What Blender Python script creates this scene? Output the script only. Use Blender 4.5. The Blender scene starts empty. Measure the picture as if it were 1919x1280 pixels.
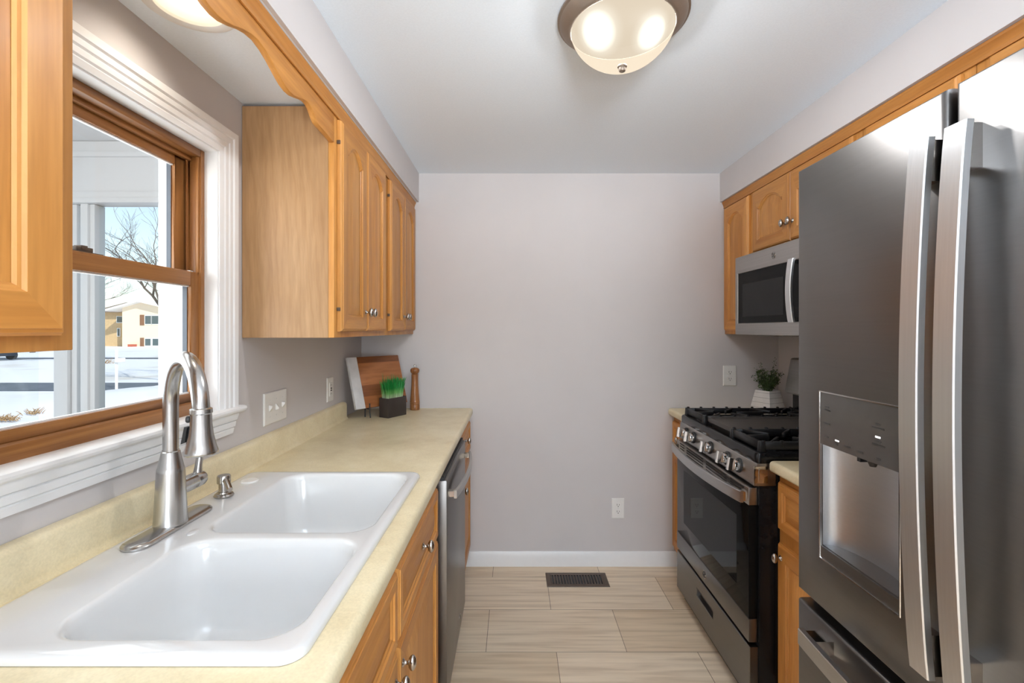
import bpy, bmesh, math, random
from math import sin, cos, pi, radians, sqrt
from mathutils import Vector, Matrix, noise

random.seed(7)
scene = bpy.context.scene
COL = scene.collection
W_PX, H_PX = 1919, 1280

# ------------------------------------------------------------------ camera
F_PX, VX, VY, EYE = 876.0, 964.0, 617.0, 1.39
cam_data = bpy.data.cameras.new('camera')
cam = bpy.data.objects.new('camera', cam_data)
COL.objects.link(cam)
cam.location = (0, 0, EYE)
cam.rotation_euler = (pi / 2, 0, 0)
cam_data.sensor_width = 36.0
cam_data.sensor_fit = 'HORIZONTAL'
cam_data.lens = 36.0 * F_PX / W_PX
cam_data.shift_x = -(VX - W_PX / 2) / W_PX
cam_data.shift_y = -(H_PX / 2 - VY) / W_PX
cam_data.clip_start = 0.02
cam_data.clip_end = 600
scene.camera = cam

# ------------------------------------------------------------------ colour management
scene.view_settings.view_transform = 'Standard'
scene.view_settings.look = 'None'
scene.view_settings.exposure = 0.35
scene.view_settings.gamma = 1.0
scene.view_settings.use_curve_mapping = False
scene.cycles.use_denoising = True
scene.cycles.max_bounces = 10
scene.cycles.diffuse_bounces = 6
scene.cycles.glossy_bounces = 5
scene.cycles.transparent_max_bounces = 16
scene.cycles.sample_clamp_indirect = 6.0
scene.cycles.caustics_reflective = False
scene.cycles.caustics_refractive = False

# ------------------------------------------------------------------ world, sun, area light
world = bpy.data.worlds.new('world')
scene.world = world
world.use_nodes = True
wn = world.node_tree
wn.nodes.clear()
wo = wn.nodes.new('ShaderNodeOutputWorld')
wb = wn.nodes.new('ShaderNodeBackground')
sky = wn.nodes.new('ShaderNodeTexSky')
sky.sky_type = 'NISHITA'
sky.sun_disc = False
sky.sun_elevation = radians(38)
sky.sun_rotation = radians(115)
sky.air_density = 1.0
sky.dust_density = 0.6
wb.inputs['Strength'].default_value = 0.165
hsv = wn.nodes.new('ShaderNodeHueSaturation')      # hazy winter sky, paler than the clear model
hsv.inputs['Saturation'].default_value = 0.75
wn.links.new(sky.outputs[0], hsv.inputs['Color'])
wn.links.new(hsv.outputs[0], wb.inputs['Color'])
wn.links.new(wb.outputs[0], wo.inputs['Surface'])

def lamp(name, kind, loc, energy, color=(1, 1, 1), **kw):
    d = bpy.data.lights.new(name, kind)
    d.energy = energy
    d.color = color
    for k, v in kw.items():
        setattr(d, k, v)
    o = bpy.data.objects.new(name, d)
    COL.objects.link(o)
    o.location = loc
    return o

sun = lamp('sun', 'SUN', (20, -10, 30), 3.0, (1.0, 0.96, 0.90), angle=radians(0.6))
sun.rotation_euler = Vector((-0.62, 0.58, -0.53)).to_track_quat('-Z', 'Y').to_euler()
# unseen fill light added behind the camera to brighten the kitchen
rear_fill = lamp('rear_fill_light', 'AREA', (0.35, -2.50, 1.32), 42.0, (0.85, 0.93, 1.0),
           shape='RECTANGLE', size=1.3, size_y=1.1)
rear_fill.rotation_euler = (pi / 2, 0, 0)
# unseen uplight added behind the camera to brighten the ceiling
up = lamp('ceiling_fill_light', 'AREA', (0.20, -1.90, 1.45), 84.0, (0.84, 0.92, 1.0), shape='DISK', size=0.8, spread=radians(110))
up.rotation_euler = (radians(146), 0, 0)
# daylight of the sunroom through the kitchen window
sky_in = lamp('daylight_kitchen_window', 'AREA', (-1.10, 1.085, 1.55), 3.0, (0.93, 0.97, 1.0),
              shape='RECTANGLE', size=0.6, size_y=0.7)
sky_in.rotation_euler = (pi / 2, 0, -pi / 2)

# fill light added inside the sunroom to brighten its white framing
sunroom_fill = lamp('sunroom_fill_light', 'AREA', (-1.95, -1.10, 1.45), 34.0, (1.0, 0.99, 0.98),
            shape='RECTANGLE', size=1.5, size_y=1.6)
sunroom_fill.rotation_euler = (pi / 2, 0, 0)

# ------------------------------------------------------------------ materials
def srgb(r, g, b):
    f = lambda c: (c / 12.92 if c <= 0.04045 else ((c + 0.055) / 1.055) ** 2.4)
    return (f(r / 255), f(g / 255), f(b / 255), 1)

def new_mat(name):
    m = bpy.data.materials.new(name)
    m.use_nodes = True
    nt = m.node_tree
    return m, nt, nt.nodes['Principled BSDF']

def N(nt, t, **kw):
    n = nt.nodes.new(t)
    for k, v in kw.items():
        if k in n.inputs:
            n.inputs[k].default_value = v
        else:
            setattr(n, k, v)
    return n

def coords(nt, scale=(1, 1, 1), loc=(0, 0, 0), which='Object'):
    tc = N(nt, 'ShaderNodeTexCoord')
    mp = N(nt, 'ShaderNodeMapping')
    mp.inputs['Scale'].default_value = scale
    mp.inputs['Location'].default_value = loc
    nt.links.new(tc.outputs[which], mp.inputs['Vector'])
    return mp.outputs['Vector']

def ramp(nt, src, stops):
    r = N(nt, 'ShaderNodeValToRGB')
    e = r.color_ramp.elements
    e[0].position, e[0].color = stops[0]
    e[1].position, e[1].color = stops[-1]
    for p, c in stops[1:-1]:
        k = e.new(p)
        k.color = c
    nt.links.new(src, r.inputs['Fac'])
    return r.outputs['Color']

def mixc(nt, a, b, fac=0.5, mode='MIX'):
    n = N(nt, 'ShaderNodeMix', data_type='RGBA', blend_type=mode)
    if isinstance(fac, (int, float)):
        n.inputs[0].default_value = fac
    else:
        nt.links.new(fac, n.inputs[0])
    for i, v in ((6, a), (7, b)):
        if isinstance(v, tuple):
            n.inputs[i].default_value = v
        else:
            nt.links.new(v, n.inputs[i])
    return n.outputs[2]

def bump(nt, bs, src, strength=0.1, dist=0.002):
    b = N(nt, 'ShaderNodeBump')
    b.inputs['Strength'].default_value = strength
    b.inputs['Distance'].default_value = dist
    nt.links.new(src, b.inputs['Height'])
    nt.links.new(b.outputs[0], bs.inputs['Normal'])

def plain(name, col, rough=0.5, metal=0.0, noise_amt=0.04, scale=30, bump_s=0.0, coat=0.0, spec=0.5, emit=None):
    m, nt, bs = new_mat(name)
    n = N(nt, 'ShaderNodeTexNoise')
    n.inputs['Scale'].default_value = scale
    n.inputs['Detail'].default_value = 4
    nt.links.new(coords(nt), n.inputs['Vector'])
    lo = tuple(c * (1 - noise_amt) for c in col[:3]) + (1,)
    hi = tuple(min(1, c * (1 + noise_amt)) for c in col[:3]) + (1,)
    nt.links.new(ramp(nt, n.outputs['Fac'], [(0.3, lo), (0.7, hi)]), bs.inputs['Base Color'])
    bs.inputs['Roughness'].default_value = rough
    bs.inputs['Metallic'].default_value = metal
    bs.inputs['Coat Weight'].default_value = coat
    bs.inputs['Coat Roughness'].default_value = 0.1
    bs.inputs['Specular IOR Level'].default_value = spec
    if bump_s:
        bump(nt, bs, n.outputs['Fac'], bump_s)
    if emit:
        bs.inputs['Emission Color'].default_value = emit[0]
        bs.inputs['Emission Strength'].default_value = emit[1]
    return m

def wood(name, light, dark, axis='Z', stretch=0.06, scale=16, rough=0.34, coat=0.25, vary=0.10, figure=0.0):
    m, nt, bs = new_mat(name)
    bs.inputs['Specular IOR Level'].default_value = 0.35
    sc = {'X': (stretch, 1, 1), 'Y': (1, stretch, 1), 'Z': (1, 1, stretch)}[axis]
    oi = N(nt, 'ShaderNodeObjectInfo')
    off = N(nt, 'ShaderNodeVectorMath', operation='SCALE')
    off.inputs[0].default_value = (7.1, 3.3, 5.7)
    nt.links.new(oi.outputs['Random'], off.inputs['Scale'])
    tc = N(nt, 'ShaderNodeTexCoord')
    ad = N(nt, 'ShaderNodeVectorMath', operation='ADD')
    nt.links.new(tc.outputs['Object'], ad.inputs[0])
    nt.links.new(off.outputs[0], ad.inputs[1])
    mp = N(nt, 'ShaderNodeMapping')
    mp.inputs['Scale'].default_value = sc
    nt.links.new(ad.outputs[0], mp.inputs['Vector'])
    n1 = N(nt, 'ShaderNodeTexNoise')
    n1.inputs['Scale'].default_value = scale
    n1.inputs['Detail'].default_value = 5
    n1.inputs['Distortion'].default_value = 0.6
    nt.links.new(mp.outputs[0], n1.inputs['Vector'])
    n2 = N(nt, 'ShaderNodeTexNoise')
    n2.inputs['Scale'].default_value = scale * 9
    n2.inputs['Detail'].default_value = 3
    nt.links.new(mp.outputs[0], n2.inputs['Vector'])
    mid = tuple((a + b) / 2 for a, b in zip(light, dark))
    c = ramp(nt, n1.outputs['Fac'], [(0.32, dark), (0.5, mid), (0.68, light)])
    c2 = ramp(nt, n2.outputs['Fac'], [(0.35, (0.78, 0.74, 0.7, 1)), (0.65, (1, 1, 1, 1))])
    c = mixc(nt, c, c2, 0.55, 'MULTIPLY')
    if figure:
        wv = N(nt, 'ShaderNodeTexWave', wave_type='RINGS', rings_direction='Y')
        wv.inputs['Scale'].default_value = 3.2
        wv.inputs['Distortion'].default_value = 7.0
        wv.inputs['Detail'].default_value = 3
        wv.inputs['Detail Scale'].default_value = 1.3
        mp2 = N(nt, 'ShaderNodeMapping')
        mp2.inputs['Scale'].default_value = (3.0, 1, 0.8)
        nt.links.new(ad.outputs[0], mp2.inputs['Vector'])
        nt.links.new(mp2.outputs[0], wv.inputs['Vector'])
        c3 = ramp(nt, wv.outputs['Fac'], [(0.0, (0.86, 0.8, 0.72, 1)), (0.25, (1, 1, 1, 1)), (0.9, (1.0, 1.0, 1.0, 1)), (1.0, (1.12, 1.14, 1.18, 1))])
        c = mixc(nt, c, c3, figure, 'MULTIPLY')
    hv = N(nt, 'ShaderNodeHueSaturation')
    mr = N(nt, 'ShaderNodeMapRange')
    mr.inputs['To Min'].default_value = 1 - vary
    mr.inputs['To Max'].default_value = 1 + vary
    nt.links.new(oi.outputs['Random'], mr.inputs['Value'])
    nt.links.new(mr.outputs[0], hv.inputs['Value'])
    nt.links.new(c, hv.inputs['Color'])
    nt.links.new(hv.outputs[0], bs.inputs['Base Color'])
    bs.inputs['Roughness'].default_value = rough
    bs.inputs['Coat Weight'].default_value = coat
    bs.inputs['Coat Roughness'].default_value = 0.22
    bump(nt, bs, n2.outputs['Fac'], 0.05, 0.001)
    return m

def brushed(name, col, rough=0.32, axis='Y', amount=0.06, aniso=0.4):
    m, nt, bs = new_mat(name)
    sc = {'X': (2, 220, 220), 'Y': (220, 2, 220), 'Z': (220, 220, 2)}[axis]
    n = N(nt, 'ShaderNodeTexNoise')
    n.inputs['Scale'].default_value = 1.0
    n.inputs['Detail'].default_value = 3
    nt.links.new(coords(nt, sc), n.inputs['Vector'])
    lo = tuple(c * (1 - amount) for c in col[:3]) + (1,)
    hi = tuple(min(1, c * (1 + amount)) for c in col[:3]) + (1,)
    nt.links.new(ramp(nt, n.outputs['Fac'], [(0.3, lo), (0.7, hi)]), bs.inputs['Base Color'])
    bs.inputs['Metallic'].default_value = 1.0
    bs.inputs['Roughness'].default_value = rough
    bs.inputs['Anisotropic'].default_value = aniso
    return m

M = {}
M['wall'] = plain('wall_paint', srgb(206, 201, 200), 0.75, noise_amt=0.012, scale=6, bump_s=0.02)
M['ceil'] = plain('ceiling_paint', srgb(234, 242, 250), 0.8, noise_amt=0.02, scale=160, bump_s=0.12)
M['white'] = plain('white_trim_paint', srgb(238, 238, 238), 0.35, noise_amt=0.01)
M['plastic'] = plain('white_plastic', srgb(236, 234, 230), 0.3, noise_amt=0.01)
M['slot'] = plain('dark_slot', srgb(40, 38, 36), 0.6)
M['maple'] = wood('maple_vertical', srgb(210, 150, 80), srgb(182, 120, 54), 'Z', coat=0.06, rough=0.42)
M['maple_h'] = wood('maple_lengthwise', srgb(208, 147, 76), srgb(180, 117, 52), 'Y', coat=0.06, rough=0.42)
M['veneer'] = wood('maple_veneer', srgb(178, 142, 103), srgb(162, 124, 85), 'Z', stretch=0.12, scale=9, figure=0.4, rough=0.45, coat=0.06)
M['sashwood'] = wood('window_wood', srgb(172, 118, 66), srgb(130, 82, 40), 'Z', stretch=0.03, scale=30, rough=0.4)
M['sashwood_h'] = wood('window_wood_lengthwise', srgb(172, 118, 66), srgb(130, 82, 40), 'Y', stretch=0.03, scale=30, rough=0.4)
M['clad'] = plain('window_cladding', srgb(84, 92, 104), 0.5)
M['nickel'] = brushed('brushed_nickel', (0.50, 0.49, 0.48), 0.24, 'Z')
M['knob'] = plain('satin_nickel', (0.46, 0.43, 0.40, 1), 0.22, 1.0)
M['chrome'] = plain('polished_steel', (0.62, 0.60, 0.58, 1), 0.12, 1.0)
M['slate'] = brushed('slate_steel', (0.195, 0.185, 0.178), 0.34, 'Y', amount=0.02, aniso=0.2)
M['steel'] = brushed('stainless_steel', (0.40, 0.385, 0.37), 0.30, 'Y')
M['handle'] = brushed('stainless_handle', (0.70, 0.71, 0.72), 0.38, 'Z', amount=0.03, aniso=0.0)
M['handle_h'] = brushed('stainless_handle_lengthwise', (0.48, 0.475, 0.47), 0.32, 'Y', amount=0.03, aniso=0.0)
M['blackgloss'] = plain('black_glass', (0.006, 0.006, 0.006, 1), 0.06, spec=0.08)
M['black'] = plain('black_enamel', (0.008, 0.008, 0.009, 1), 0.2, spec=0.3)
M['iron'] = plain('cast_iron', (0.010, 0.010, 0.011, 1), 0.38, bump_s=0.1, scale=300, spec=0.35)
M['griddle'] = plain('griddle_iron', (0.055, 0.048, 0.043, 1), 0.45, bump_s=0.05, scale=300)
M['blackplastic'] = plain('black_plastic', (0.02, 0.02, 0.021, 1), 0.45)
M['darkbody'] = plain('dark_grey_case', (0.05, 0.048, 0.047, 1), 0.5)
M['sink'] = plain('white_enamel', srgb(222, 222, 221), 0.12, noise_amt=0.005, coat=0.5)
M['bronze'] = plain('antique_bronze', (0.30, 0.245, 0.20, 1), 0.5, 0.7)
M['brownmetal'] = plain('brown_metal', srgb(88, 72, 60), 0.5, 0.2)
M['marble'] = plain('white_marble', srgb(215, 214, 214), 0.3, noise_amt=0.12, scale=14)
M['pot'] = plain('white_ceramic', srgb(226, 222, 218), 0.5)
M['potline'] = plain('grey_groove', srgb(150, 146, 142), 0.7)
M['planter'] = plain('dark_brown_planter', srgb(52, 44, 40), 0.5)
M['soil'] = plain('soil', srgb(70, 55, 42), 0.9, noise_amt=0.3, scale=120)
M['mill'] = wood('mill_wood', srgb(170, 115, 70), srgb(125, 78, 42), 'Z', stretch=0.08, scale=60, rough=0.35)
M['asphalt'] = plain('wet_asphalt', srgb(92, 98, 108), 0.5, noise_amt=0.2, scale=1.5)
M['bark'] = plain('bark', srgb(98, 86, 78), 0.9, noise_amt=0.25, scale=8)
M['siding'] = plain('cream_siding', srgb(244, 226, 200), 0.7, noise_amt=0.02)
M['tan'] = plain('tan_brick', srgb(212, 180, 136), 0.8, noise_amt=0.1, scale=6)
M['roof'] = plain('weathered_roof', srgb(150, 132, 118), 0.9, noise_amt=0.15, scale=2)
M['housewin'] = plain('dark_window_glass', srgb(84, 100, 104), 0.15)
M['shutter'] = plain('brown_shutter', srgb(140, 100, 72), 0.7)
M['redpaint'] = plain('rust_red_paint', srgb(190, 100, 76), 0.8)
M['carpaint'] = plain('dark_blue_paint', srgb(40, 48, 62), 0.3)
M['drygrass'] = plain('dry_grass', srgb(164, 132, 92), 0.9, noise_amt=0.3, scale=20)

# snow
m, nt, bs = new_mat('snow')
n = N(nt, 'ShaderNodeTexNoise'); n.inputs['Scale'].default_value = 0.22; n.inputs['Detail'].default_value = 6
nt.links.new(coords(nt), n.inputs['Vector'])
nt.links.new(ramp(nt, n.outputs['Fac'], [(0.30, srgb(214, 206, 194)), (0.42, srgb(246, 246, 248)), (1.0, srgb(250, 250, 252))]), bs.inputs['Base Color'])
bs.inputs['Roughness'].default_value = 0.85
M['snow'] = m

# floor: 12 x 24 inch vinyl tiles in half bond with a long linear figure
m, nt, bs = new_mat('floor_tile')
bv = coords(nt, (1, 1, 1), (0.1229 + 0.30375 + 0.6075 * 4, -2.0126 + 0.304 * 20, 0))
br = N(nt, 'ShaderNodeTexBrick')
br.offset = 0.5
br.offset_frequency = 2
br.inputs['Scale'].default_value = 1.0
br.inputs['Brick Width'].default_value = 0.6075
br.inputs['Row Height'].default_value = 0.304
br.inputs['Mortar Size'].default_value = 0.0013
br.inputs['Mortar Smooth'].default_value = 0.1
br.inputs['Color1'].default_value = srgb(238, 222, 198)
br.inputs['Color2'].default_value = srgb(218, 196, 166)
br.inputs['Mortar'].default_value = srgb(128, 110, 92)
nt.links.new(bv, br.inputs['Vector'])
n = N(nt, 'ShaderNodeTexNoise'); n.inputs['Scale'].default_value = 1; n.inputs['Detail'].default_value = 6; n.inputs['Distortion'].default_value = 0.5
nt.links.new(coords(nt, (2.4, 42, 1)), n.inputs['Vector'])
streak = ramp(nt, n.outputs['Fac'], [(0.34, (0.76, 0.70, 0.64, 1)), (0.5, (0.96, 0.94, 0.92, 1)), (0.68, (1.10, 1.10, 1.10, 1))])
nt.links.new(mixc(nt, br.outputs['Color'], streak, 0.75, 'MULTIPLY'), bs.inputs['Base Color'])
bs.inputs['Roughness'].default_value = 0.60
bump(nt, bs, br.outputs['Fac'], -0.15, 0.001)
M['floor'] = m

# laminate worktop: mottled beige
m, nt, bs = new_mat('beige_laminate')
n = N(nt, 'ShaderNodeTexNoise'); n.inputs['Scale'].default_value = 7; n.inputs['Detail'].default_value = 8; n.inputs['Roughness'].default_value = 0.65
nt.links.new(coords(nt), n.inputs['Vector'])
n2 = N(nt, 'ShaderNodeTexNoise'); n2.inputs['Scale'].default_value = 220; n2.inputs['Detail'].default_value = 2
nt.links.new(coords(nt), n2.inputs['Vector'])
c = ramp(nt, n.outputs['Fac'], [(0.3, srgb(220, 203, 164)), (0.55, srgb(234, 220, 184)), (0.75, srgb(242, 230, 200))])
c2 = ramp(nt, n2.outputs['Fac'], [(0.3, (0.9, 0.9, 0.88, 1)), (0.7, (1.05, 1.05, 1.05, 1))])
nt.links.new(mixc(nt, c, c2, 0.7, 'MULTIPLY'), bs.inputs['Base Color'])
bs.inputs['Roughness'].default_value = 0.36
M['laminate'] = m

# cutting board: strips of acacia
m, nt, bs = new_mat('acacia_strips')
n = N(nt, 'ShaderNodeTexNoise'); n.inputs['Scale'].default_value = 1; n.inputs['Detail'].default_value = 4
nt.links.new(coords(nt, (9, 9, 70)), n.inputs['Vector'])
tc = N(nt, 'ShaderNodeTexCoord'); sp = N(nt, 'ShaderNodeSeparateXYZ'); nt.links.new(tc.outputs['Object'], sp.inputs[0])
mt = N(nt, 'ShaderNodeMath', operation='MULTIPLY'); mt.inputs[1].default_value = 17.5; nt.links.new(sp.outputs['Z'], mt.inputs[0])
fl_ = N(nt, 'ShaderNodeMath', operation='FLOOR'); nt.links.new(mt.outputs[0], fl_.inputs[0])
wnz = N(nt, 'ShaderNodeTexWhiteNoise', noise_dimensions='1D'); nt.links.new(fl_.outputs[0], wnz.inputs['W'])
strip = ramp(nt, wnz.outputs['Value'], [(0.1, srgb(122, 72, 38)), (0.5, srgb(150, 92, 50)), (0.9, srgb(170, 108, 62))])
grain = ramp(nt, n.outputs['Fac'], [(0.3, (0.7, 0.66, 0.62, 1)), (0.6, (1.05, 1.05, 1.05, 1))])
nt.links.new(mixc(nt, strip, grain, 0.7, 'MULTIPLY'), bs.inputs['Base Color'])
bs.inputs['Roughness'].default_value = 0.4
M['acacia'] = m

# leaves and grass
def leafy(name, c1, c2):
    m, nt, bs = new_mat(name)
    n = N(nt, 'ShaderNodeTexNoise'); n.inputs['Scale'].default_value = 45
    nt.links.new(coords(nt), n.inputs['Vector'])
    nt.links.new(ramp(nt, n.outputs['Fac'], [(0.35, c1), (0.65, c2)]), bs.inputs['Base Color'])
    bs.inputs['Roughness'].default_value = 0.5
    return m
M['leaf'] = leafy('herb_leaf', srgb(38, 58, 30), srgb(92, 116, 66))
m, nt, bs = new_mat('grass_blade')
tc = N(nt, 'ShaderNodeTexCoord'); sp = N(nt, 'ShaderNodeSeparateXYZ')
nt.links.new(tc.outputs['Generated'], sp.inputs[0])
nt.links.new(ramp(nt, sp.outputs['Z'], [(0.0, srgb(208, 214, 180)), (0.22, srgb(110, 170, 90)), (0.4, srgb(30, 130, 54)), (0.8, srgb(36, 140, 62)), (1.0, srgb(120, 170, 96))]), bs.inputs['Base Color'])
bs.inputs['Roughness'].default_value = 0.45
M['grass'] = m

# window glass
m = bpy.data.materials.new('clear_glass'); m.use_nodes = True
nt = m.node_tree; nt.nodes.clear()
o_ = N(nt, 'ShaderNodeOutputMaterial'); t_ = N(nt, 'ShaderNodeBsdfTransparent'); g_ = N(nt, 'ShaderNodeBsdfGlossy')
g_.inputs['Roughness'].default_value = 0.02
t_.inputs['Color'].default_value = (0.97, 0.985, 0.98, 1)
lw = N(nt, 'ShaderNodeLayerWeight'); lw.inputs['Blend'].default_value = 0.5
mx = N(nt, 'ShaderNodeMixShader')
pw_ = N(nt, 'ShaderNodeMath', operation='POWER'); pw_.inputs[1].default_value = 5.0
nt.links.new(lw.outputs['Facing'], pw_.inputs[0])
mu = N(nt, 'ShaderNodeMath', operation='MULTIPLY_ADD'); mu.inputs[1].default_value = 0.5; mu.inputs[2].default_value = 0.02
nt.links.new(pw_.outputs[0], mu.inputs[0]); nt.links.new(mu.outputs[0], mx.inputs['Fac'])
nt.links.new(t_.outputs[0], mx.inputs[1]); nt.links.new(g_.outputs[0], mx.inputs[2]); nt.links.new(mx.outputs[0], o_.inputs['Surface'])
M['glass'] = m

# frosted lamp bowl: glows where the two bulbs sit behind it
LX, LY = 0.316, 1.37
m = bpy.data.materials.new('frosted_lamp_glass'); m.use_nodes = True
nt = m.node_tree; nt.nodes.clear()
o_ = N(nt, 'ShaderNodeOutputMaterial')
em = N(nt, 'ShaderNodeEmission'); tr = N(nt, 'ShaderNodeBsdfTransparent'); gl = N(nt, 'ShaderNodeBsdfGlossy')
gl.inputs['Roughness'].default_value = 0.15
geo = N(nt, 'ShaderNodeNewGeometry')
def spot(px, py, pz, rad):
    d = N(nt, 'ShaderNodeVectorMath', operation='DISTANCE'); d.inputs[1].default_value = (px, py, pz)
    nt.links.new(geo.outputs['Position'], d.inputs[0])
    r = N(nt, 'ShaderNodeMapRange', interpolation_type='SMOOTHSTEP')
    r.inputs['From Min'].default_value = rad; r.inputs['From Max'].default_value = rad * 0.35
    nt.links.new(d.outputs['Value'], r.inputs['Value'])
    return r.outputs[0]
a_ = spot(LX - 0.095, LY - 0.085, 2.20, 0.085); b_ = spot(LX + 0.060, LY - 0.085, 2.205, 0.066)
sm = N(nt, 'ShaderNodeMath', operation='MAXIMUM'); nt.links.new(a_, sm.inputs[0]); nt.links.new(b_, sm.inputs[1])
ec = ramp(nt, sm.outputs[0], [(0.0, (0.80, 0.68, 0.52, 1)), (0.45, (0.92, 0.82, 0.66, 1)), (1.0, (1.5, 1.42, 1.25, 1))])
nt.links.new(ec, em.inputs['Color']); em.inputs['Strength'].default_value = 1.0
mx = N(nt, 'ShaderNodeMixShader'); mx.inputs['Fac'].default_value = 0.25
nt.links.new(em.outputs[0], mx.inputs[1]); nt.links.new(tr.outputs[0], mx.inputs[2])
mx2 = N(nt, 'ShaderNodeMixShader'); mx2.inputs['Fac'].default_value = 0.0
nt.links.new(mx.outputs[0], mx2.inputs[1]); nt.links.new(gl.outputs[0], mx2.inputs[2])
nt.links.new(mx2.outputs[0], o_.inputs['Surface'])
M['bowl'] = m
M['bulb'] = plain('glowing_bulb', (1, 0.95, 0.85, 1), 0.4, emit=((1, 0.93, 0.78, 1), 2.2))
M['canwhite'] = plain('lamp_reflector_white', srgb(244, 240, 230), 0.35)

# ------------------------------------------------------------------ mesh helpers
class MB:
    def __init__(self):
        self.v, self.f, self.m = [], [], []
    def add(self, vs, fs, mat=0):
        o = len(self.v)
        self.v += [tuple(p) for p in vs]
        for f in fs:
            self.f.append([i + o for i in f])
            self.m.append(mat)
        return self
    def box(self, x0, x1, y0, y1, z0, z1, mat=0):
        x0, x1 = min(x0, x1), max(x0, x1); y0, y1 = min(y0, y1), max(y0, y1); z0, z1 = min(z0, z1), max(z0, z1)
        vs = [(x0, y0, z0), (x1, y0, z0), (x1, y1, z0), (x0, y1, z0), (x0, y0, z1), (x1, y0, z1), (x1, y1, z1), (x0, y1, z1)]
        return self.add(vs, [(0, 3, 2, 1), (4, 5, 6, 7), (0, 1, 5, 4), (1, 2, 6, 5), (2, 3, 7, 6), (3, 0, 4, 7)], mat)
    def loops(self, loops, cap0=True, cap1=True, mat=0, closed=True, matfn=None):
        n = len(loops[0])
        vs = [p for L in loops for p in L]
        o = len(self.v)
        self.v += [tuple(p) for p in vs]
        for k in range(len(loops) - 1):
            for i in range(n if closed else n - 1):
                j = (i + 1) % n
                self.f.append([o + k * n + i, o + k * n + j, o + (k + 1) * n + j, o + (k + 1) * n + i])
                self.m.append(matfn(k, i) if matfn else mat)
        if cap0:
            self.f.append([o + i for i in reversed(range(n))]); self.m.append(mat)
        if cap1:
            self.f.append([o + (len(loops) - 1) * n + i for i in range(n)]); self.m.append(mat)
        return self
    def lathe(self, prof, c, axis='Z', n=32, sx=1, sy=1, mat=0, caps=True):
        """prof: list of (radius, height) along axis from point c"""
        L = []
        for r, h in prof:
            ring = []
            for i in range(n):
                a = 2 * pi * i / n
                p, q = max(r, 1e-5) * cos(a) * sx, max(r, 1e-5) * sin(a) * sy
                if axis == 'Z': ring.append((c[0] + p, c[1] + q, c[2] + h))
                elif axis == 'X': ring.append((c[0] + h, c[1] + p, c[2] + q))
                elif axis == 'Y': ring.append((c[0] + p, c[1] + h, c[2] + q))
                else:
                    z = Vector(axis).normalized(); x = z.orthogonal().normalized(); y = z.cross(x)
                    ring.append(tuple(Vector(c) + z * h + x * p + y * q))
            L.append(ring)
        return self.loops(L, caps, caps, mat)
    def tube(self, pts, rad, n=12, mat=0, sq=None):
        """sq=(a,b): rectangular section half sizes instead of round"""
        P = [Vector(p) for p in pts]
        R = rad if isinstance(rad, (list, tuple)) else [rad] * len(P)
        t0 = (P[1] - P[0]).normalized()
        x = t0.orthogonal().normalized() if abs(t0.z) > 0.9 or sq is None else t0.cross(Vector((0, 0, 1))).normalized()
        L = []
        for i, p in enumerate(P):
            t = ((P[min(i + 1, len(P) - 1)] - P[i]).normalized() + (P[i] - P[max(i - 1, 0)]).normalized())
            t = t.normalized() if t.length > 1e-6 else t0
            x = (x - t * x.dot(t)).normalized()
            y = t.cross(x)
            if sq:
                L.append([tuple(p + x * a * sq[0] + y * b * sq[1]) for a, b in ((1, 1), (-1, 1), (-1, -1), (1, -1))])
            else:
                L.append([tuple(p + x * R[i] * cos(2 * pi * k / n) + y * R[i] * sin(2 * pi * k / n)) for k in range(n)])
        return self.loops(L, True, True, mat)
    def prism(self, poly, fn, a, b, mat=0):
        """poly of (p,q); fn(p,q,h)->xyz ; extruded from a to b"""
        return self.loops([[fn(p, q, a) for p, q in poly], [fn(p, q, b) for p, q in poly]], True, True, mat)
    def fill(self, outer, holes, mat=0):
        bm = bmesh.new()
        es = []
        for L in [outer] + holes:
            vs = [bm.verts.new(p) for p in L]
            es += [bm.edges.new((vs[i], vs[(i + 1) % len(vs)])) for i in range(len(vs))]
        bmesh.ops.triangle_fill(bm, use_beauty=True, use_dissolve=False, edges=es)
        bm.verts.index_update()
        self.add([v.co[:] for v in bm.verts], [[v.index for v in f.verts] for f in bm.faces], mat)
        bm.free()
        return self
    def build(self, name, mat, parent=None, bev=0.0, seg=2, smooth=40, label=None, keep=False, weld=True):
        off = Vector((0, 0, 0)); p = parent
        while p is not None:
            off += p.location; p = p.parent
        me = bpy.data.meshes.new(name)
        me.from_pydata([tuple(Vector(v) - off) for v in self.v], [], self.f)
        mats = mat if isinstance(mat, list) else [mat]
        for k in mats:
            me.materials.append(M[k] if isinstance(k, str) else k)
        me.polygons.foreach_set('material_index', self.m)
        bm = bmesh.new(); bm.from_mesh(me)
        if weld:
            bmesh.ops.remove_doubles(bm, verts=bm.verts, dist=1e-6)
        if not keep:
            bmesh.ops.recalc_face_normals(bm, faces=bm.faces)
        if bev > 0:
            es = [e for e in bm.edges if len(e.link_faces) == 2 and e.calc_face_angle(0) > radians(30)]
            bmesh.ops.bevel(bm, geom=es, offset=bev, segments=seg, profile=0.5, affect='EDGES', clamp_overlap=True)
        bm.to_mesh(me); bm.free()
        if smooth:
            me.polygons.foreach_set('use_smooth', [True] * len(me.polygons))
            me.set_sharp_from_angle(angle=radians(smooth))
        me.update()
        o = bpy.data.objects.new(name, me)
        COL.objects.link(o)
        if parent is not None:
            o.parent = parent
        if label:
            o['label'] = label
        return o

def tag(o, label=None, cat=None, group=None, kind=None):
    for k, v in (('label', label), ('category', cat), ('group', group), ('kind', kind)):
        if v: o[k] = v
    return o

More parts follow.
